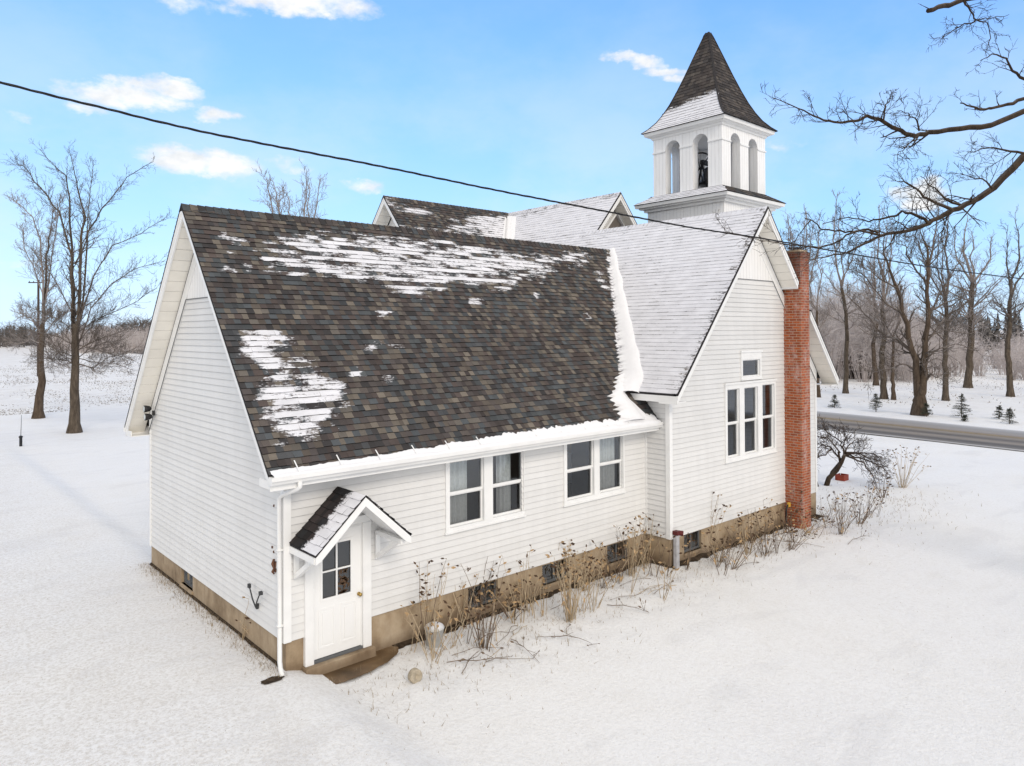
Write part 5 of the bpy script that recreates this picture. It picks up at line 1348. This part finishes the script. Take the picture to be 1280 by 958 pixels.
limb2([(1560,-20),(1420,-30),(1300,-25),(1245,-10),(1205,0),(1180,8),(1160,14)],(D0,11.0),.065,.034,2,.4,1,.8)
limb2([(1204,-2),(1206,6),(1214,14),(1219,27),(1235,28),(1238,50),(1236,60)],(11.2,11.3),.022,.006,10,.45,2,.9,-.2)
limb2([(1219,27),(1200,33),(1185,42),(1177,50)],(11.3,11.2),.014,.004,8,.3,2,.8,-.1)
limb2([(1219,26),(1230,24),(1245,22),(1262,18)],(11.3,11.5),.012,.004,5,.3,1,.8)
limb2([(1340,120),(1300,104),(1280,100),(1265,88),(1258,72),(1240,68),(1225,75)],(12.5,12.0),.04,.005,12,.4,2,.9)
limb2([(1149,164),(1146,150),(1135,142),(1122,138)],(11.8,11.9),.016,.005,10,.35,2,.9,.1)
limb2([(1104,152),(1106,135),(1112,124),(1116,112)],(11.5,11.6),.016,.004,8,.35,2,.9,.1)
limb2([(1150,168),(1135,180),(1124,190),(1122,200)],(11.8,11.7),.014,.004,9,.35,2,.9,-.1)
limb2([(1280,192),(1255,187),(1235,185),(1210,190)],(12.4,12.2),.025,.005,12,.5,2,.9)
limb2([(1240,236),(1228,225),(1215,222),(1200,216)],(12.3,12.5),.02,.005,10,.45,2,.9,.1)
t.done(root,M['limb'],M['limb'])

# --- utility pole and overhead cable
b=at(48,414,92); g=Vector((b.x,b.y,gz(b.x,b.y))); up=empty('utility_pole',g,'distant wooden utility pole with one crossarm behind the left lawn trees','utility pole')
top=at(48,350,92); m=MB(); m.tube([g,top],[.17,.12],8); m.build('pole',M['pole'],up); c=top-Vector((0,0,.35)); m=MB(); m.bar(c-CR*1.25,c+CR*.75,.10,.13); m.build('crossarm',M['pole'],up)
m=MB()
for s in (-1.15,-.6,.65): m.lathe([(.05,0),(.06,.08),(.03,.16)],c+CR*s+Vector((0,0,.065)),8)
m.build('insulator',M['bracket'],up)
kx=[(-420,-12),(-200,46),(0,103),(120,133),(240,162),(360,186),(480,209),(620,238),(760,265),(860,284),(945,297),(1060,317),(1170,335),(1280,349),(1420,364),(1600,380)]
def inv(x): return 1/9-(1/9-1/22.5)*x/1280
cp=[at(x,y,1/max(.02,inv(x))) for x,y in kx]
def cat(P_,n=14):
    out=[]
    for i in range(len(P_)-1):
        a=P_[max(0,i-1)];b=P_[i];c=P_[i+1];d=P_[min(len(P_)-1,i+2)]
        for k in range(n):
            t=k/n; out.append(.5*((2*b)+(c-a)*t+(2*a-5*b+4*c-d)*t*t+(3*b-a-3*c+d)*t**3))
    out.append(P_[-1]); return out
cc=cat(cp); m=MB()
fine=[]
for a,b in zip(cc,cc[1:]):
    for k in range(3): fine.append(a.lerp(b,k/3))
s=0; pth=[[],[],[]]; last=fine[0]
for p in fine:
    s+=(p-last).length; last=p
    for j in range(3):
        ph=s*2*pi/.85+j*2*pi/3; o=CR*0; pth[j].append(p+Vector((CF.x*cos(ph),CF.y*cos(ph),sin(ph)))*(.0105 if j else .009))
for j,q in enumerate(pth): m.tube(q,[.0092 if j else .008]*len(q),5,False)
o=m.build('power_line',M['cable'],None,True); tag(o,'black twisted overhead service cable crossing above the roof','cable')

# ------------------------------------------------------------------ sky and sun
SUN=Vector((-.26,-.77,.52)).normalized()
el=math.asin(SUN.z); az=math.atan2(SUN.x,SUN.y)
wd=bpy.data.worlds.new('World'); SC.world=wd; wd.use_nodes=True; nt=wd.node_tree; nt.nodes.clear()
def N(t,**k):
    n=nt.nodes.new('ShaderNode'+t)
    for a,b in k.items(): setattr(n,a,b)
    return n
def lk(a,b): nt.links.new(a,b)
def mth(op,a,b=None,c=None):
    m=N('Math'); m.operation=op
    for i,v in enumerate((a,b,c)):
        if v is None: continue
        if hasattr(v,'is_linked'): lk(v,m.inputs[i])
        else: m.inputs[i].default_value=v
    return m.outputs[0]
out=N('OutputWorld'); bg=N('Background'); lk(bg.outputs[0],out.inputs[0]); bg.inputs[1].default_value=.15
sky=N('TexSky'); sky.sky_type='NISHITA'; sky.sun_disc=False; sky.sun_elevation=el; sky.sun_rotation=az; sky.altitude=200; sky.air_density=1.0; sky.dust_density=.3; sky.ozone_density=1.0
tc=N('TexCoord'); sp=N('SeparateXYZ'); lk(tc.outputs['Generated'],sp.inputs[0])
azn=mth('ARCTAN2',sp.outputs[0],sp.outputs[1]); eln=mth('ARCSINE',sp.outputs[2])
def noise_w(scale,detail,off):
    mp=N('Mapping'); lk(tc.outputs['Generated'],mp.inputs[0]); mp.inputs['Scale'].default_value=(1,1,1.8); mp.inputs['Location'].default_value=(off,0,0)
    n=N('TexNoise'); lk(mp.outputs[0],n.inputs['Vector']); n.inputs['Scale'].default_value=scale; n.inputs['Detail'].default_value=detail; n.inputs['Roughness'].default_value=.6; return n.outputs['Fac']
na=mth('SUBTRACT',noise_w(14,5,0),.5); nb=mth('SUBTRACT',noise_w(14,5,7),.5); nc=mth('SUBTRACT',noise_w(42,4,3),.5)
azw=mth('MULTIPLY_ADD',na,.075,azn); elw=mth('MULTIPLY_ADD',nb,.05,eln)
CL=[(160,120,80,18,1.0),(212,112,35,12,.9),(120,135,28,10,.8),(263,143,30,12,.9),(250,202,68,20,1.1),(360,2,110,18,.95),(440,12,40,14,.7),(780,73,26,7,.8),(808,77,30,9,.9),(832,86,26,9,.9),(850,95,18,8,.8),(455,232,26,11,.7),(360,207,26,8,.4),(1150,242,38,22,1.1),(20,328,28,7,.35),(970,183,36,6,.3),(30,148,18,7,.35),(250,5,60,10,.4)]
tot=None
for x,y,wx,wy,a in CL:
    v=ray(x,y).normalized(); ca=math.atan2(v.x,v.y); ce=math.asin(v.z)
    v2=ray(x+wx,y).normalized(); wa=abs(math.atan2(v2.x,v2.y)-ca); v3=ray(x,y-wy).normalized(); we=abs(math.asin(v3.z)-ce)
    dx=mth('MULTIPLY',mth('SUBTRACT',azw,ca),1/wa); dy=mth('MULTIPLY',mth('SUBTRACT',elw,ce),1/we)
    d=mth('ADD',mth('MULTIPLY',dx,dx),mth('MULTIPLY',dy,dy))
    b=mth('MULTIPLY',mth('SUBTRACT',1.15,d),a)
    tot=b if tot is None else mth('MAXIMUM',tot,b)
tot=mth('MULTIPLY_ADD',nc,1.7,tot)
mr=N('MapRange'); mr.interpolation_type='SMOOTHSTEP'; lk(tot,mr.inputs[0]); mr.inputs[1].default_value=-.15; mr.inputs[2].default_value=1.15
hue=N('Mix'); hue.data_type='RGBA'; hue.blend_type='MULTIPLY'; hue.inputs[0].default_value=1.0; lk(sky.outputs[0],hue.inputs[6]); hue.inputs[7].default_value=(.56,1.0,2.4,1)
mx=N('Mix'); mx.data_type='RGBA'; 
den=N('VectorMath'); den.operation='MULTIPLY_ADD'; lk(hue.outputs[2],den.inputs[0]); den.inputs[1].default_value=(.26,.235,.21); den.inputs[2].default_value=(1,1,1)
dv=N('VectorMath'); dv.operation='DIVIDE'; lk(hue.outputs[2],dv.inputs[0]); lk(den.outputs[0],dv.inputs[1])
vn=N('MapRange'); vn.interpolation_type='SMOOTHSTEP'; lk(noise_w(3.2,6,5),vn.inputs[0]); vn.inputs[1].default_value=.38; vn.inputs[2].default_value=.72
ve=N('MapRange'); lk(sp.outputs[2],ve.inputs[0]); ve.inputs[1].default_value=0; ve.inputs[2].default_value=.42; ve.inputs[3].default_value=.62; ve.inputs[4].default_value=.10
vl=N('Mix'); vl.data_type='RGBA'; lk(mth('MULTIPLY',vn.outputs[0],ve.outputs[0]),vl.inputs[0]); lk(dv.outputs[0],vl.inputs[6]); vl.inputs[7].default_value=(2.55,2.72,2.85,1)
lk(mr.outputs[0],mx.inputs[0]); lk(vl.outputs[2],mx.inputs[6]); cr=N('ValToRGB'); cr.color_ramp.elements[0].position=.35; cr.color_ramp.elements[0].color=(.76,.80,.84,1); cr.color_ramp.elements[1].position=.6; cr.color_ramp.elements[1].color=(1,1,1,1); lk(noise_w(20,5,2),cr.inputs[0]); cs=N('VectorMath'); cs.operation='SCALE'; lk(cr.outputs[0],cs.inputs[0]); cs.inputs['Scale'].default_value=3.0; lk(cs.outputs[0],mx.inputs[7])
# bright cloud layer added to the unseen sky overhead and behind, for soft neutral light
def rng_(v,a,b):
    m=N('MapRange'); m.interpolation_type='SMOOTHSTEP'; lk(v,m.inputs[0]); m.inputs[1].default_value=a; m.inputs[2].default_value=b; return m.outputs[0]
fwd=mth('ADD',mth('MULTIPLY',sp.outputs[0],CF.x),mth('MULTIPLY',sp.outputs[1],CF.y))
deck=mth('MAXIMUM',rng_(sp.outputs[2],.52,.80),rng_(fwd,.35,-.15))
deck=mth('MULTIPLY',deck,rng_(sp.outputs[2],-.02,.05))
dk=N('Mix'); dk.data_type='RGBA'; lk(deck,dk.inputs[0]); lk(mx.outputs[2],dk.inputs[6]); dk.inputs[7].default_value=(2.84,2.81,2.79,1)
lk(dk.outputs[2],bg.inputs[0])
sl=bpy.data.lights.new('sun','SUN'); so=bpy.data.objects.new('sun',sl); COL.objects.link(so); sl.energy=.62; sl.angle=radians(20); sl.color=(1,.90,.78)
so.rotation_euler=(-SUN).to_track_quat('-Z','Y').to_euler(); so.location=(0,-20,30)
SC.view_settings.view_transform='Standard'; SC.view_settings.look='None'; SC.view_settings.gamma=1; SC.view_settings.use_curve_mapping=False; SC.view_settings.exposure=1.23
SC.render.film_transparent=False
SC.cycles.max_bounces=6; SC.cycles.transparent_max_bounces=12
